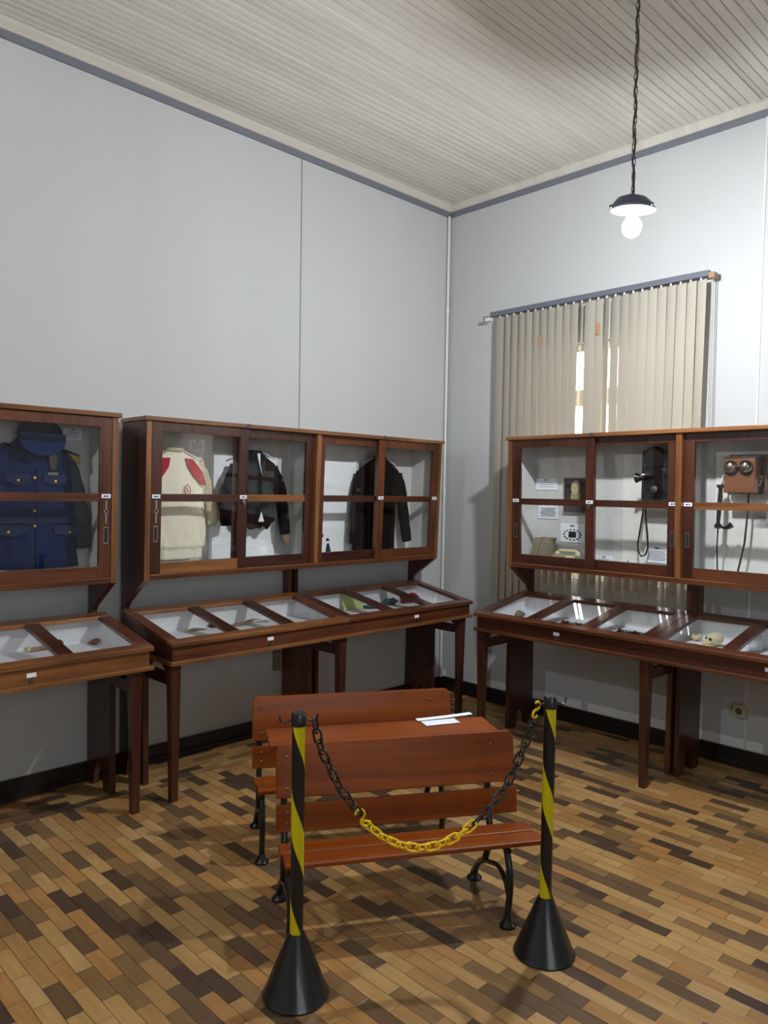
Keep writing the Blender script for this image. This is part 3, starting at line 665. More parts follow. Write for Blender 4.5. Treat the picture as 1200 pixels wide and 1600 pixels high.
for sx, cx in ((1, -3.05), (-1, -3.39)):
    MB().hexa([(cx - sx * .06, y3 - .04, 1.765), (cx + sx * .05, y3 - .045, 1.725), (cx + sx * .05, y3 + .03, 1.735), (cx - sx * .06, y3 + .03, 1.775), (cx - sx * .06, y3 - .04, 1.777), (cx + sx * .05, y3 - .045, 1.737), (cx + sx * .05, y3 + .03, 1.747), (cx - sx * .06, y3 + .03, 1.787)]).xf(T).build('epaulette', M_navyd, J, bevel=.002)
    MB().prism([(cx - sx * .005, 1.742), (cx + sx * .052, 1.728), (cx + sx * .050, 1.690), (cx + sx * .02, 1.705)], 'y', y3 - .053, y3 - .040).xf(T).build('gold_braid', M_brass, J, bevel=.002)
M_pocket = flat('navy_seam', srgb(20, 36, 74), .95)
for px, pz, pw in ((-3.30, 1.60, .06), (-3.125, 1.60, .055), (-3.33, 1.352, .07), (-3.06, 1.348, .07)):
    MB().prism([(px - pw, pz + .035), (px + pw, pz + .035), (px + pw, pz - .004), (px, pz - .022), (px - pw, pz - .004)], 'y', y3 - .053, y3 - .046).xf(T).build('pocket_flap', M_pocket, J, bevel=.002)
MB().box(-3.218, -3.214, y3 - .052, y3 - .046, 1.18, 1.66).xf(T).build('front_placket', M_navyd, J)
MB().box(-3.40, -3.01, y3 - .0505, y3 - .046, 1.395, 1.432).xf(T).build('waist_seam', M_pocket, J)
MB().prism([(-3.153, 1.735), (-3.117, 1.735), (-3.113, 1.70), (-3.122, 1.655), (-3.148, 1.655), (-3.157, 1.70)], 'y', y3 - .058, y3 - .045).xf(T).build('breast_badge', flat('badge_dark', srgb(60, 56, 48), .4, .6), J, bevel=.003)
MB().box(-3.16, -3.11, y3 - .056, y3 - .045, 1.630, 1.645).xf(T).build('medal_bar', M_bell, J, bevel=.001)
# --- cap
K = thing('peaked_cap', 'dark navy peaked cap hung over the collar of the navy uniform', 'cap', (-3.20, y3 - .075, 1.80))
MB().ball((0, .012, .035), (.108, .035, .068), 28, 14).build('crown', M_navyd, K, smooth='all')
vis = []
for k in range(17):
    a = PI + PI * k / 16; vis.append((.108 * math.cos(a), .078 * math.sin(a)))
m = MB().prism(vis + [(.108, .03), (-.108, .03)], 'y', -.030, -.022); m.xf(lambda x, y, z: (x, y - .012 * (1 - (x / .108) ** 2) , z)); m.build('peak', M_navy, K, bevel=.002)
m = MB().prism([(-.104, -.004), (.104, -.004), (.104, .018), (-.104, .018)], 'y', -.036, -.028); m.build('band', M_navyd, K, bevel=.002)

# ------------------------------------------------------------------ cards, photographs and papers
def card(name, label, x, y, z, wd, hh, face, lines=5, cat='card', tilt=0, mat=None, group=None, head=True):
    """face 'L': faces -y (left wall); 'R': faces -x (right wall). x,y,z centre"""
    o = thing(name, label, cat, (x, y, z), 0 if face == 'L' else -PI / 2, group)
    MB().box(-wd / 2, wd / 2, -.002, 0, -hh / 2, hh / 2).xf(lambda a, b, c_: (a, b + c_ * tilt, c_)).build('sheet', mat or M_paper, o)
    m = MB()
    if head: m.box(-wd * .09, wd * .09, -.003, -.002, hh * .33, hh * .42)
    for i in range(lines):
        zz = hh * (.18 - i * .60 / max(1, lines)); r = random.uniform(.30, .42)
        m.box(-wd * r, wd * r, -.003, -.002, zz - hh * .018, zz + hh * .012)
    m.xf(lambda a, b, c_: (a, b + c_ * tilt, c_)).build('printed_text', M_ink, o)
    return o
YBK = -.018 - .018     # face of the back panels on the left wall (at z 1.1)
def yb(z): return YBK - (z - 1.09) * .035 - .002
XBK = -.19 - .018
def xb(z): return XBK - (z - 1.09) * .035 - .002
def lcard(n, lab, x0, z1, x1, z0, **k): zc = (z0 + z1) / 2; return card(n, lab, (x0 + x1) / 2, yb(zc), zc, abs(x1 - x0), abs(z1 - z0), 'L', tilt=-.035, **k)
def rcard(n, lab, y0_, z1, y1_, z0, **k): zc = (z0 + z1) / 2; return card(n, lab, xb(zc), (y0_ + y1_) / 2, zc, abs(y1_ - y0_), abs(z1 - z0), 'R', tilt=-.035, **k)
lcard('caption_card', 'small white caption card above the cream track jacket', -2.325, 1.858, -2.222, 1.795)
lcard('caption_card', 'small white caption card right of the navy cap', -3.045, 1.876, -2.95, 1.815)
M_sheet = flat('plain_sheet', srgb(240, 245, 247), .8, noise=.02)
lcard('backing_sheet', 'plain white sheet on the cabinet back right of the cream track jacket', -2.181, 1.794, -2.02, 1.14, lines=0, head=False, mat=M_sheet, cat='paper')
lcard('backing_sheet', 'plain white sheet behind the short black jacket', -1.99, 1.785, -1.70, 1.14, lines=0, head=False, mat=M_sheet, cat='paper')
lcard('backing_sheet', 'large plain white sheet hanging left of the long charcoal coat', -1.40, 1.775, -1.02, 1.13, lines=0, head=False, mat=M_sheet, cat='paper')
# photograph of two dark-suited people
o = thing('photograph', 'black and white photograph of two people leaning in the left cabinet', 'photograph', (-1.31, -.075, 1.22))
MB().box(-.09, .06, 0, .002, -.10, .10).build('print', M_paper, o)
m = MB()
for hx, hz, r in ((-.030, .048, .020), (.027, .018, .015)):
    m.prism([(hx + r * math.cos(a), hz + r * 1.2 * math.sin(a)) for a in [PI * k / 10 - .2 for k in range(12)]] , 'y', -.0012, 0)
m.prism([(-.042, .03), (-.030, .03), (-.024, .0), (-.034, -.006)], 'y', -.0012, 0).prism([(.022, .0), (.040, .0), (.056, -.055), (.060, -.10), (.02, -.10), (.010, -.05)], 'y', -.0012, 0)
m.build('dark_figures', M_inkd, o)
# right wall cabinet cards
rcard('caption_card', 'white caption card at upper left inside the telephone cabinet', -1.017, 1.680, -1.187, 1.605, lines=3)
rcard('text_card', 'square typed card below the upper left caption in the telephone cabinet', -1.038, 1.515, -1.192, 1.411, lines=8, head=False)
o = rcard('diagram_card', 'white card with a round telephone diagram below the bearded portrait', -1.213, 1.385, -1.394, 1.262, lines=0)
m = MB().box(-.028, .028, -.003, -.002, -.03, .01)
for k in range(14):
    a = 2 * PI * k / 14; m.box(.062 * math.cos(a) - .007, .062 * math.cos(a) + .007, -.003, -.002, -.012 + .034 * math.sin(a) - .004, -.012 + .034 * math.sin(a) + .004)
m.build('diagram', M_inkd, o)
card('caption_card', 'small white caption card standing left of the iron tool in the telephone cabinet', -.33, -1.60, 1.165, .12, .075, 'R', lines=4)
card('caption_card', 'larger caption card standing below the black wall telephone', -.235, -1.895, 1.225, .155, .10, 'R', lines=7)
rcard('caption_card', 'caption card at the right edge beside the brown wooden telephone', -2.44, 1.50, -2.60, 1.41, lines=5)
M_rsheet = flat('grey_sheet', srgb(224, 225, 219), .85, noise=.05, bump=.6)
rcard('backing_sheet', 'wrinkled white backing sheet behind the black wall telephone', -1.66, 1.83, -2.07, 1.14, lines=0, head=False, mat=M_rsheet, cat='paper')
rcard('backing_sheet', 'wrinkled white backing sheet behind the brown wooden telephone', -2.23, 1.83, -2.62, 1.14, lines=0, head=False, mat=M_rsheet, cat='paper')
# portrait
P = thing('portrait_print', 'framed dark portrait print of a white-bearded man in the telephone cabinet', 'picture', (xb(1.57) - .004, -1.325, 1.57), -PI / 2)
MB().box(-.088, .088, -.004, 0, -.118, .118).build('mount', flat('mount_grey', srgb(150, 148, 140), .7), P)
MB().box(-.080, .080, -.006, -.004, -.110, .110).build('print', flat('dark_print', srgb(34, 31, 28), .6), P)
def ell(cx, cz, rx, rz_, n=20): return [(cx + rx * math.cos(2 * PI * k / n), cz + rz_ * math.sin(2 * PI * k / n)) for k in range(n)]
M_skin = flat('print_skin', srgb(186, 178, 136), .8); M_beard = flat('print_beard', srgb(150, 142, 108), .8)
MB().prism(ell(.004, .054, .034, .046), 'y', -.0072, -.006).prism(ell(.006, -.004, .036, .044), 'y', -.0075, -.006).build('hair_and_beard', M_beard, P)
MB().prism(ell(-.002, .044, .024, .036), 'y', -.0085, -.0072).build('face', M_skin, P)
MB().prism([(-.065, -.11), (-.05, -.065), (-.02, -.04), (.03, -.035), (.06, -.05), (.078, -.11)], 'y', -.0072, -.006).build('coat', flat('print_coat', srgb(58, 54, 48), .8), P)
MB().prism(ell(-.012, .050, .004, .0022, 8), 'y', -.0092, -.0085).prism(ell(.007, .050, .004, .0022, 8), 'y', -.0092, -.0085).prism(ell(-.002, .024, .007, .0018, 8), 'y', -.0092, -.0085).build('features', M_inkd, P)

# ------------------------------------------------------------------ exhibits in the telephone cabinet
RC = -PI / 2
ZF = 1.121
def book(label, y_, tilt):
    b = thing('old_book', label, 'book', (-.33, y_, ZF), RC, 'old books in the telephone cabinet')
    f = lambda x, y, z: (x + z * .10, y + z * .35, z)
    MB().box(-.026, .026, -.035, .035, .004, .158).xf(f).build('page_block', M_ivory, b)
    MB().box(-.029, .029, -.0375, -.035, 0, .165).box(-.029, .029, .035, .0375, 0, .165).box(.026, .029, -.035, .035, 0, .165).xf(f).build('cover', flat('book_cover', srgb(140, 132, 104), .8), b)
    m = MB()
    for k in range(7): m.box(-.018, .018, -.0385, -.0375, .03 + k * .016, .034 + k * .016)
    m.xf(f).build('printed_text', M_ink, b)
book('pale old book leaning at far left in the telephone cabinet', -1.085, 0)
book('pale old book leaning against another, nearer the ivory telephone', -1.150, 0)
# ivory desk telephone
t = thing('desk_telephone', 'ivory rotary desk telephone beside the two leaning books', 'telephone', (-.33, -1.335, ZF), RC)
MB().prism([(-.075, 0), (.075, 0), (.070, .03), (.045, .062), (-.045, .062), (-.070, .03)], 'y', -.06, .06).build('body', M_ivory, t, bevel=.008, smooth=True)
MB().lathe([(.040, 0), (.040, .006), (.012, .008)], (0, 0, 0), 24, 'y').xf(lambda x, y, z: (x, -.062 - y, z + .034)).build('dial', flat('dial_beige', srgb(176, 164, 120), .5), t, smooth=True)
MB().tube([(-.075, .01, .082), (-.05, .01, .092), (.05, .01, .092), (.075, .01, .082)], .010, 10).ball((-.075, .01, .070), (.020, .020, .018)).ball((.075, .01, .070), (.020, .020, .018)).build('handset', M_ivory, t, smooth='all')
# black wall telephone
t = thing('wall_telephone', 'black wall telephone with a long looped cord in the right cabinet', 'telephone', (-.232, -1.90, 1.545), RC)
MB().box(-.085, .105, -.075, -.002, .0, .30).build('body', M_blackg, t, bevel=.012, smooth=True)
MB().lathe([(.078, -.075), (.078, -.10), (.060, -.115), (.058, -.118)], (0.01, 0, .245), 28, 'y').build('bell_dome', M_blackg, t, smooth=True)
MB().box(-.05, .095, -.13, -.075, .06, .20).build('front_box', M_blackg, t, bevel=.015, smooth=True)
MB().tube([(0.0, -.13, .15), (-.02, -.155, .155), (-.04, -.175, .15)], .010, 10).build('mouthpiece_arm', M_chrome, t, smooth='all')
MB().lathe([(.012, -.02), (.016, 0), (.030, .035), (.026, .036)], (0, 0, 0), 20, 'x').xf(lambda x, y, z: (-.035 - x * .9, -.165 + y, .135 + z)).build('mouthpiece', M_blackg, t, smooth=True)
MB().lathe([(.020, .0), (.020, .012), (.012, .014)], (0, 0, 0), 20, 'y').xf(lambda x, y, z: (.03 + x, -.13 - y, .07 + z)).build('crank_hub', M_steel, t, smooth=True)
MB().box(-.06, .10, -.125, -.005, .002, .012).build('lower_shelf', M_iron, t, bevel=.003)
pts = [(-.072, -.05, 0.01), (-.080, -.05, -.08), (-.095, -.05, -.19), (-.106, -.05, -.26), (-.100, -.05, -.31), (-.080, -.05, -.335), (-.055, -.05, -.325), (-.040, -.05, -.28), (-.045, -.05, -.20), (-.060, -.05, -.10), (-.065, -.05, 0.01)]
MB().tube(pts, .0055, 8).build('cord', M_black, t, smooth='all')
# iron tool on the shelf
t = thing('iron_tool', 'small black iron instrument lying on the floor of the telephone cabinet', 'tool', (-.33, -1.79, ZF), RC)
MB().box(-.035, .035, -.03, .03, 0, .012).box(-.02, .03, -.02, .02, .012, .030).build('base', M_iron, t, bevel=.003)
MB().tube([(-.075, -.02, .004), (-.075, .03, .004), (-.03, .03, .008)], .004, 8).tube([(-.01, 0, .03), (-.035, .0, .06)], .003, 8).tube([(-.075, -.02, .004), (-.035, -.025, .006)], .004, 8).build('lever', M_iron, t, smooth=True)
# brown wooden telephone
t = thing('wooden_telephone', 'brown wooden wall telephone with two metal bells in the right cabinet', 'telephone', (-.238, -2.40, 1.60), RC)
MB().box(-.085, .11, -.035, 0, -.005, .21).build('backboard', MW['darkz'], t, bevel=.003)
MB().box(-.075, .088, -.13, -.035, .0, .185).build('wooden_box', wood('oak_brown', srgb(92, 52, 26), srgb(126, 78, 44), 'x', seed=3), t, bevel=.004)
MB().box(-.080, .093, -.132, -.035, .185, .197).build('lid', MW['darkx'], t, bevel=.003)
for bx_ in (-.036, .042):
    MB().lathe([(.036, -.134), (.036, -.142), (.030, -.156), (.016, -.166), (.003, -.169)], (bx_, 0, .140), 24, 'y').build('bell', M_bell, t, smooth='all')
    MB().lathe([(.0385, -.131), (.0385, -.136), (.02, -.136)], (bx_, 0, .134), 24, 'y').build('bell_ring', M_inkd, t)
MB().tube([(.003, -.135, .145), (.003, -.155, .140)], .005, 8).build('clapper', M_chrome, t, smooth=True)
MB().tube([(.093, -.08, .09), (.108, -.08, .09), (.108, -.11, .05), (.108, -.12, .04)], .004, 8).build('crank', M_chrome, t, smooth=True)
MB().tube([(-.075, -.08, .10), (-.095, -.09, .09), (-.098, -.09, .05), (-.09, -.09, .03)], .005, 8).tube([(-.075, -.08, .02), (-.055, -.10, -.01), (-.03, -.10, .0)], .006, 8).build('cradle_hook', M_chrome, t, smooth=True)
MB().tube([(-.105, -.09, .03), (-.105, -.09, -.02), (-.11, -.09, -.12), (-.112, -.09, -.17)], [.010, .013, .012, .010], 12).lathe([(.012, -.20), (.022, -.19), (.014, -.17)], (-.112, -.09, 0), 16).lathe([(.020, .045), (.022, .035), (.010, .02)], (-.105, -.09, 0), 16).build('receiver', M_iron, t, smooth=True)
MB().tube([(-.095, -.09, -.185), (-.08, -.095, -.195), (-.055, -.10, -.190), (-.035, -.10, -.175)], [.007, .007, .012, .018], 12).build('horn', M_iron, t, smooth=True)
MB().tube([(-.112, -.09, -.20), (-.116, -.085, -.30), (-.112, -.08, -.42), (-.098, -.08, -.475)], .0045, 8).build('cord', M_black, t, smooth='all')
MB().tube([(.03, -.05, 0), (.028, -.05, -.12), (.018, -.05, -.27), (-.002, -.05, -.38), (-.02, -.05, -.475)], .0055, 8).build('cord', flat('brown_cord', srgb(50, 34, 34), .7), t, smooth='all')

# ------------------------------------------------------------------ small exhibits in the tables
ZT = .766
def lump(name, label, cat, mat, x, y, rx, ry, rz_, seed, z=ZT):
    rnd = random.Random(seed); o = MB().ball((0, 0, rz_), (rx, ry, rz_), 24, 14)
    ph = [rnd.uniform(0, 6) for _ in range(6)]
    def f(a, b, c_):
        k = 1 + .16 * math.sin(a * 3.1 / rx + ph[0]) * math.sin(b * 2.7 / ry + ph[1]) + .12 * math.sin(5 * a / rx + ph[2] + c_ * 4 / rz_)
        return (a * k, b * k, max(0, rz_ + (c_ - rz_) * k * (1 + .25 * math.sin(a * 6 / rx + ph[3]))))
    o.xf(f); ob = o.build(name, mat, smooth='all', loc=(x, y, z), rz=rnd.uniform(0, 3)); return tag(ob, label, cat)
def sheet(name, label, cat, mat, x, y, wd, dp, rot, zr=.0, z=ZT, bend=.01):
    m = MB(); n = 8
    rings = []
    for k in range(n + 1):
        u = -wd / 2 + wd * k / n; h = bend * math.sin(PI * k / n)
        rings.append([(u, -dp / 2, h + .0), (u, dp / 2, h + zr), (u, dp / 2, h + zr + .0015), (u, -dp / 2, h + .0015)])
    return tag(m.loft(rings).build(name, mat, loc=(x, y, z), rz=rot), label, cat)
sheet('paper_scrap', 'brown paper scrap in the first pane of the jacket table', 'paper', M_kraft, -2.33, -.17, .11, .05, .1)
lump('small_relic', 'small dark brown relic right of the brown paper scrap', 'relic', M_leather, -2.215, -.15, .035, .018, .010, 2)
sheet('paper_scrap', 'crumpled cream paper scrap in the second pane of the jacket table', 'paper', M_kraft, -1.93, -.17, .17, .05, -.05, bend=.02)
lump('small_relic', 'pinkish crumpled relic left of the cream paper scrap', 'relic', flat('pinkish', srgb(150, 128, 120), .8), -2.07, -.20, .04, .02, .010, 3)
sheet('green_booklet', 'pale green printed sheet leaning in the jacket table', 'paper', M_green, -1.13, -.165, .15, .05, -.25, zr=.09)
lump('folded_cloth', 'dark teal cloth crumpled below the pale green sheet', 'cloth', M_teal, -.97, -.21, .10, .035, .014, 4)
lump('folded_cloth', 'grey-green cloth crumpled left of the crimson cloth', 'cloth', M_teal, -.78, -.175, .06, .035, .024, 9)
lump('crimson_cloth', 'crumpled crimson cloth in the corner end of the jacket table', 'cloth', M_crimson, -.585, -.180, .11, .040, .028, 5)
lump('small_relic', 'dark red lump nearest the left picture edge in the leftmost table', 'relic', M_leather, -3.10, -.15, .045, .02, .018, 6)
lump('small_relic', 'long pale pinkish relic in the leftmost table', 'relic', flat('pinkish_2', srgb(176, 140, 120), .8), -3.18, -.16, .08, .018, .012, 7)
lump('small_relic', 'small cream knob left of the long pale relic', 'relic', M_bone, -3.255, -.16, .018, .018, .014, 8)
lump('small_relic', 'pink and brown relic in the last pane of the leftmost table', 'relic', flat('pink_brown', srgb(168, 110, 96), .8), -2.93, -.17, .05, .02, .012, 11)
# right table exhibits
lump('stone_relic', 'round grey-green stone in the first pane of the right table', 'relic', flat('stone', srgb(110, 108, 92), .8, noise=.2), -.50, -1.10, .03, .03, .022, 12)
def instrument(label, x, y, n, seed):
    rnd = random.Random(seed); t = thing('metal_instrument', label, 'instrument', (x, y, ZT), 0)
    MB().box(-.05, .05, -.13, .13, 0, .004).build('tray', M_steel, t, bevel=.001)
    for k in range(n):
        yy = -.11 + .22 * k / (n - 1)
        MB().tube([(-.03 + rnd.uniform(0, .02), yy, .010), (.03, yy + rnd.uniform(-.02, .02), .012)], .005, 8).ball((rnd.uniform(-.02, .02), yy, .014), .010, 10, 6).build('implement', rnd.choice((M_chrome, M_inkd, M_steel)), t, smooth=True)
instrument('row of small metal instruments on a tray, second pane of the right table', -.48, -1.52, 8, 1)
instrument('row of small dark instruments on a tray, third pane of the right table', -.48, -1.90, 10, 2)
t = thing('small_skull', 'small pale bone skull in the fourth pane of the right table', 'skull', (-.44, -2.33, ZT), -2.2)
m = MB().ball((0, .01, .040), (.038, .045, .034), 22, 14).ball((0, -.035, .022), (.022, .028, .018), 16, 10).build('cranium', M_bone, t, smooth='all')
MB().ball((-.016, -.030, .040), (.009, .008, .009), 10, 8).ball((.016, -.030, .040), (.009, .008, .009), 10, 8).build('eye_sockets', M_inkd, t, smooth='all')
MB().tube([(-.018, -.005, .006), (-.014, -.050, .006), (0, -.060, .007), (.014, -.050, .006), (.018, -.005, .006)], .005, 8).build('jaw', M_bone, t, smooth='all')
t = thing('glass_jar', 'clear glass jar lying right of the small pale skull', 'jar', (-.36, -2.52, ZT), 0)
MB().lathe([(.036, 0), (.036, .055), (.028, .065), (.028, .075), (.025, .075), (.025, .064), (.033, .054), (.033, .004), (.001, .004)], n=24).build('glass_body', M_jar, t, smooth=True)
MB().lathe([(.030, .075), (.030, .085), (.001, .086)], n=24).build('stopper', M_jar, t, smooth=True)
lump('pale_shell', 'pale crumpled shell beside the small skull in the right table', 'shell', M_bone, -.36, -2.20, .03, .03, .018, 14)
sheet('dark_booklet', 'dark booklet at the right edge of the right table', 'book', M_leadg, -.46, -2.72, .14, .10, 1.3)

# ------------------------------------------------------------------ school benches
U = Vector((.857, -.515, 0)).normalized(); BA = math.atan2(U.y, U.x)
OB = Vector((-2.358, -2.391, 0))
def slat_box(m, x0, x1, y0, y1, z0, z1): return m.box(x0, x1, y0, y1, z0, z1)
def rbox(x0, x1, z0, z1, y0, y1, r, rl=True, rr=True, n=6):
    """board standing in xz with rounded upper corners"""
    p = [(x0, z0), (x1, z0)]
    if rr: p += [(x1 - r + r * math.cos(a), z1 - r + r * math.sin(a)) for a in [PI / 2 * k / n for k in range(n + 1)]]
    else: p += [(x1, z1)]
    if rl: p += [(x0 + r - r * math.sin(a), z1 - r + r * math.cos(a)) for a in [PI / 2 * k / n for k in range(n + 1)]]
    else: p += [(x0, z1)]
    return MB().prism(p, 'y', y0, y1)
def bench(label, loc, desk):
    o = thing('school_bench', label, 'bench', loc, BA)
    x0, x1 = -.825, .145
    MB().box(x0 + .012, x1, .000, .082, .288, .307).build('seat_slat', MW['benchx'], o, bevel=.005)
    MB().box(x0 + .004, x1 - .01, .088, .168, .290, .307).build('seat_slat', MW['benchx'], o, bevel=.005)
    rbox(x0, x1 - .030, .330, .428, .198, .212, .006).xf(lambda x, y, z: (x, y + (z - .33) * .1, z)).build('back_slat', MW['benchx'], o, bevel=.003)
    rbox(x0, x1 - .035, .452, .640, .205, .224, .030).xf(lambda x, y, z: (x, y + (z - .45) * .22, z)).build('back_plank', MW['benchx'], o, bevel=.005)
    if desk:
        MB().box(x0 - .02, x1 - .08, .262, .470, .615, .632).build('desk_top', MW['benchx'], o, bevel=.004)
    for xf_ in (-.795, 0.0):
        m = MB(); g = lambda pts, r, n=10: m.tube([(xf_, p[0], p[1]) for p in pts], r, n)
        def crv(pts, st=5):
            out = []
            for i in range(len(pts) - 1):
                p0 = pts[max(0, i - 1)]; p1 = pts[i]; p2 = pts[i + 1]; p3 = pts[min(len(pts) - 1, i + 2)]
                for k in range(st):
                    t_ = k / st
                    out.append(tuple(.5 * (2 * p1[j] + (p2[j] - p0[j]) * t_ + (2 * p0[j] - 5 * p1[j] + 4 * p2[j] - p3[j]) * t_ ** 2 + (3 * p1[j] - p0[j] - 3 * p2[j] + p3[j]) * t_ ** 3) for j in (0, 1)))
            return out + [pts[-1]]
        g(crv([(0, .005), (.0, .05), (-.012, .12), (-.012, .19), (.01, .25), (.04, .285)]), .0125)
        g(crv([(.35, .005), (.335, .05), (.29, .10), (.245, .13), (.215, .18), (.190, .285)]), .0135)
        g(crv([(-.006, .10), (.03, .155), (.10, .175), (.18, .150), (.245, .125)]), .009)
        g([(.005, .276), (.20, .276)], .012)
        g(crv([(.19, .276), (.218, .36), (.232, .46), (.262, .62)]), .0125)
        for fy in (0, .35):
            m.lathe([(.030, 0), (.030, .008), (.018, .018), (.013, .04)], (xf_, fy, 0), 20)
        if desk: g(crv([(.236, .46), (.30, .52), (.36, .60), (.44, .610)]), .009)
        m.build('iron_frame', M_iron, o, smooth=True)
        bm_ = MB()
        for bz_ in (.485, .595, .36, .40): 
            yy = (.205 + (bz_ - .45) * .22) if bz_ > .45 else (.198 + (bz_ - .33) * .1)
            bm_.lathe([(.0065, -.003), (.005, -.0045), (.001, -.005)], (xf_ + .01, yy, bz_), 10, 'y')
        for by_ in (.03, .06, .11, .145): bm_.lathe([(.006, .307), (.005, .3095), (.001, .310)], (xf_ + .01, by_, 0), 10)
        bm_.build('bolts', M_steel, o, smooth=True)
    return o
bench('front varnished wooden bench, closest to the chain, with a desk top behind its back', OB, True)
bench('rear varnished wooden bench behind the desk top, iron legs at its left', OB + Vector((.515, .857, 0)) * .655 - U * .045, False)
# papers on the desk
def desk_pt(px, py): return (px, py, .6325)
o = MB().box(-.075, .075, -.030, .030, 0, .002).build('folded_leaflet', flat('leaflet_white', srgb(236, 240, 248), .7), loc=(-2.262, -1.965, .6345), rz=BA + .12); tag(o, 'white printed leaflet lying on the bench desk top, in front of the long sheet', 'paper')
m = MB(); rings = []
for k in range(13):
    u = -.125 + .25 * k / 12; h = .004 + .006 * (k / 12) ** 2
    rings.append([(u, -.014, h), (u, .014, h + .001), (u, .014, h + .0025), (u, -.014, h + .0015)])
tag(m.loft(rings).build('paper_strip', M_paper, loc=(-2.205, -1.935, .6325), rz=BA + .12), 'long narrow curled white sheet on the bench desk top behind the leaflet', 'paper')

# ------------------------------------------------------------------ barrier posts and chain
P1 = Vector((-3.151, -2.16, 0)); P2 = Vector((-2.395, -2.572, 0)); PU = (P2 - P1).normalized(); PA = math.atan2(PU.y, PU.x)
def post(label, loc, rz):
    o = thing('barrier_post', label, 'barrier post', loc, 0, 'barrier posts')
    MB().lathe([(.103, 0), (.105, .006), (.100, .014), (.028, .192), (.026, .198), (.001, .199)], n=48).build('cone_base', M_black, o, smooth=True)
    st = MB().lathe([(.0205, .19), (.0205, .862)], n=32).build('striped_tube', M_stripe, o, smooth=True, rz=rz)
    MB().lathe([(.0228, .852), (.0228, .888), (.020, .893), (.001, .893)], n=32).build('cap', M_black, o, smooth=True)
    c_, s_ = math.cos(PA), math.sin(PA)
    for sg in (-1, 1):
        pts = [(.020, .873), (.034, .866), (.046, .862), (.056, .866), (.060, .885)]
        MB().tube([(sg * a * c_, sg * a * s_, z) for a, z in pts], .003, 8).build('hook', M_black, o, smooth=True)
    return o
post('left black and yellow striped barrier post on a black cone base', P1, GR(-23.6))
post('right black and yellow striped barrier post, nearer the right cabinet', P2, GR(-25))
path = [(.050, .866), (.062, .80), (.078, .755), (.131, .646), (.205, .545), (.228, .512), (.28, .468), (.335, .438), (.39, .421), (.45, .420), (.50, .432), (.545, .450), (.59, .480), (.64, .520), (.685, .570), (.725, .635), (.755, .70), (.785, .77), (.803, .82), (.812, .866)]
# arc-length parametrisation
seg = [0]
for a, b in zip(path[:-1], path[1:]): seg.append(seg[-1] + math.hypot(b[0] - a[0], b[1] - a[1]))
def at_s(s_):
    s_ = max(0, min(seg[-1] - 1e-6, s_))
    for i in range(len(path) - 1):
        if seg[i + 1] >= s_:
            t_ = (s_ - seg[i]) / (seg[i + 1] - seg[i]); return (path[i][0] + (path[i + 1][0] - path[i][0]) * t_, path[i][1] + (path[i + 1][1] - path[i][1]) * t_)
    return path[-1]
chain = thing('barrier_chain', 'black and yellow plastic chain hanging between the two striped posts', 'chain', P1)
PIT = seg[-1] / 36
def ringpts(L_, W_, n=8):
    r = W_ / 2; h = L_ / 2 - r; p = []
    for k in range(n + 1): a = -PI / 2 + PI * k / n; p.append((h + r * math.cos(a), r * math.sin(a)))
    for k in range(n + 1): a = PI / 2 + PI * k / n; p.append((-h + r * math.cos(a), r * math.sin(a)))
    return p
Nn = Vector((-PU.y, PU.x, 0))
for i in range(36):
    s_ = (i + .5) * PIT; a = at_s(s_ - PIT * .5); b = at_s(s_ + PIT * .5); mid = at_s(s_)
    tv = Vector((PU.x * (b[0] - a[0]), PU.y * (b[0] - a[0]), b[1] - a[1])).normalized()
    side = Nn.cross(tv).normalized()
    rot = GR(35 if i % 2 else 125) + random.uniform(-.15, .15)
    sd = side * math.cos(rot) + Nn * math.sin(rot)
    ctr = PU * mid[0] + Vector((0, 0, mid[1]))
    hook_ = i in (10, 35)
    yellow = 10 <= i <= 22 or i == 35
    if hook_:
        sd = side if i == 10 else side * .9 + Nn * .3
        pts = []
        for k in range(13): aa = GR(-60 + 300 * k / 12); pts.append((.013 + .0125 * math.cos(aa + PI) * -1, .0125 * math.sin(aa)))
        top = [(.0125 + .0120 * math.cos(GR(200 - 260 * k / 10)), .0120 * math.sin(GR(200 - 260 * k / 10))) for k in range(11)]
        bot = [(-.0125 + .0120 * math.cos(GR(20 + -260 * k / 10)), .0120 * math.sin(GR(20 - 260 * k / 10))) for k in range(11)]
        pts = list(reversed(top)) + bot
        if i == 10: pts = [(p[0] * 1.1, p[1] * 1.1) for p in pts]
        MB().tube([ctr + tv * p[0] * 1.15 + sd * p[1] * 1.1 for p in pts], .0042, 8).build('s_hook', M_yellow, chain, smooth='all')
    else:
        lk = MB().tube([ctr + tv * p[0] + sd * p[1] for p in ringpts(PIT * 1.40, .0255)], .0037 if not yellow else .0039, 8, True)
        lk.build('chain_link', M_yellow if yellow else M_black, chain, smooth='all')

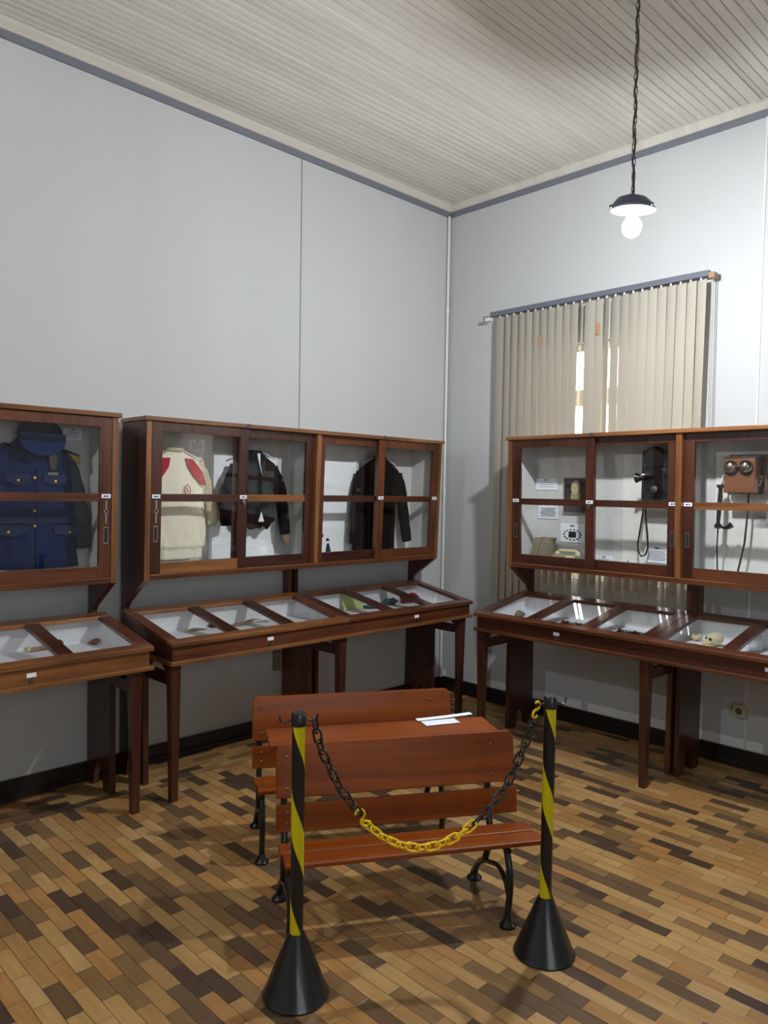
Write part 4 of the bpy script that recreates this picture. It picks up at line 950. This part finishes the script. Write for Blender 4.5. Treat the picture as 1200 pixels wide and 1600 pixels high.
# ------------------------------------------------------------------ pendant lamps
def pendant(loc, mat, label, full=True):
    o = thing('pendant_lamp', label, 'lamp', loc, 0)
    MB().ball((0, 0, 0), (.040, .040, .044), 28, 18).build('bulb', mat, o, smooth='all')
    MB().lathe([(.022, .036), (.024, .06), (.024, .10), (.010, .12)], n=20).build('socket', M_pipe, o, smooth=True)
    tl = lambda x, y, z: (x, y + (z - .1) * .12, z + x * .05 + y * .10)
    MB().lathe([(.090, .078), (.085, .098), (.062, .124), (.030, .136), (.010, .138), (.010, .134), (.030, .131), (.060, .119), (.082, .095), (.087, .078)], n=40, closed=True).xf(tl).build('metal_shade', flat('shade_grey', srgb(96, 102, 124), .35, .4), o, smooth=True)
    MB().lathe([(.094, .070), (.094, .080), (.088, .080), (.088, .070)], n=40, closed=True).xf(tl).build('shade_rim', flat('rim_grey', srgb(120, 128, 150), .3, .5), o, smooth=True)
    m = MB()
    for a in (20, 140, 260): m.ball((.098 * math.cos(GR(a)), .098 * math.sin(GR(a)), .082), .008, 10, 6)
    m.xf(tl).build('shade_screws', M_steel, o, smooth='all')
    top = ZC - loc[2]
    if full:
        n = int((top - .14) / .030); k0 = .145
        mA = MB()
        for i in range(n):
            zc_ = k0 + (i + .5) * .030
            sd = (1, 0) if i % 2 else (0, 1); wob_ = .002 * math.sin(i * .7)
            mA.tube([(sd[0] * p[1] + wob_, sd[1] * p[1], zc_ + p[0]) for p in ringpts(.040, .014, 5)], .0022, 6, True)
        mA.build('suspension_chain', M_steel, o, smooth='all')['kind'] = 'stuff'
        pts = [(-.010, 0, .125), (-.030, -.02, .135), (-.040, -.025, .165), (-.030, -.02, .195), (0, 0, .215)]
        z = .24; a = 0
        while z < top:
            pts.append((.006 * math.cos(a), .006 * math.sin(a), z)); z += .03; a += 1.3
        MB().tube(pts, .0042, 8).build('cable', flat('cable_violet', srgb(52, 44, 64), .5), o, smooth='all')
        MB().tube([(-.038, -.024, .15), (-.01, -.005, .155), (0, 0, .145)], .003, 6).build('cable_tie', M_black, o)
    else:
        MB().tube([(0, 0, .12), (0, 0, top)], .004, 8).build('cable', M_black, o, smooth=True)
    return o
pendant(BULB, M_bulb, 'lit pendant lamp with a small grey metal shade hanging on a long chain')
pendant(Vector((-5.2, -1.7, 2.807)), M_bulb2, 'second lit pendant lamp out of view at the left, added to light the left wall', False)  # extra lamp out of view, added to even the light on the left wall
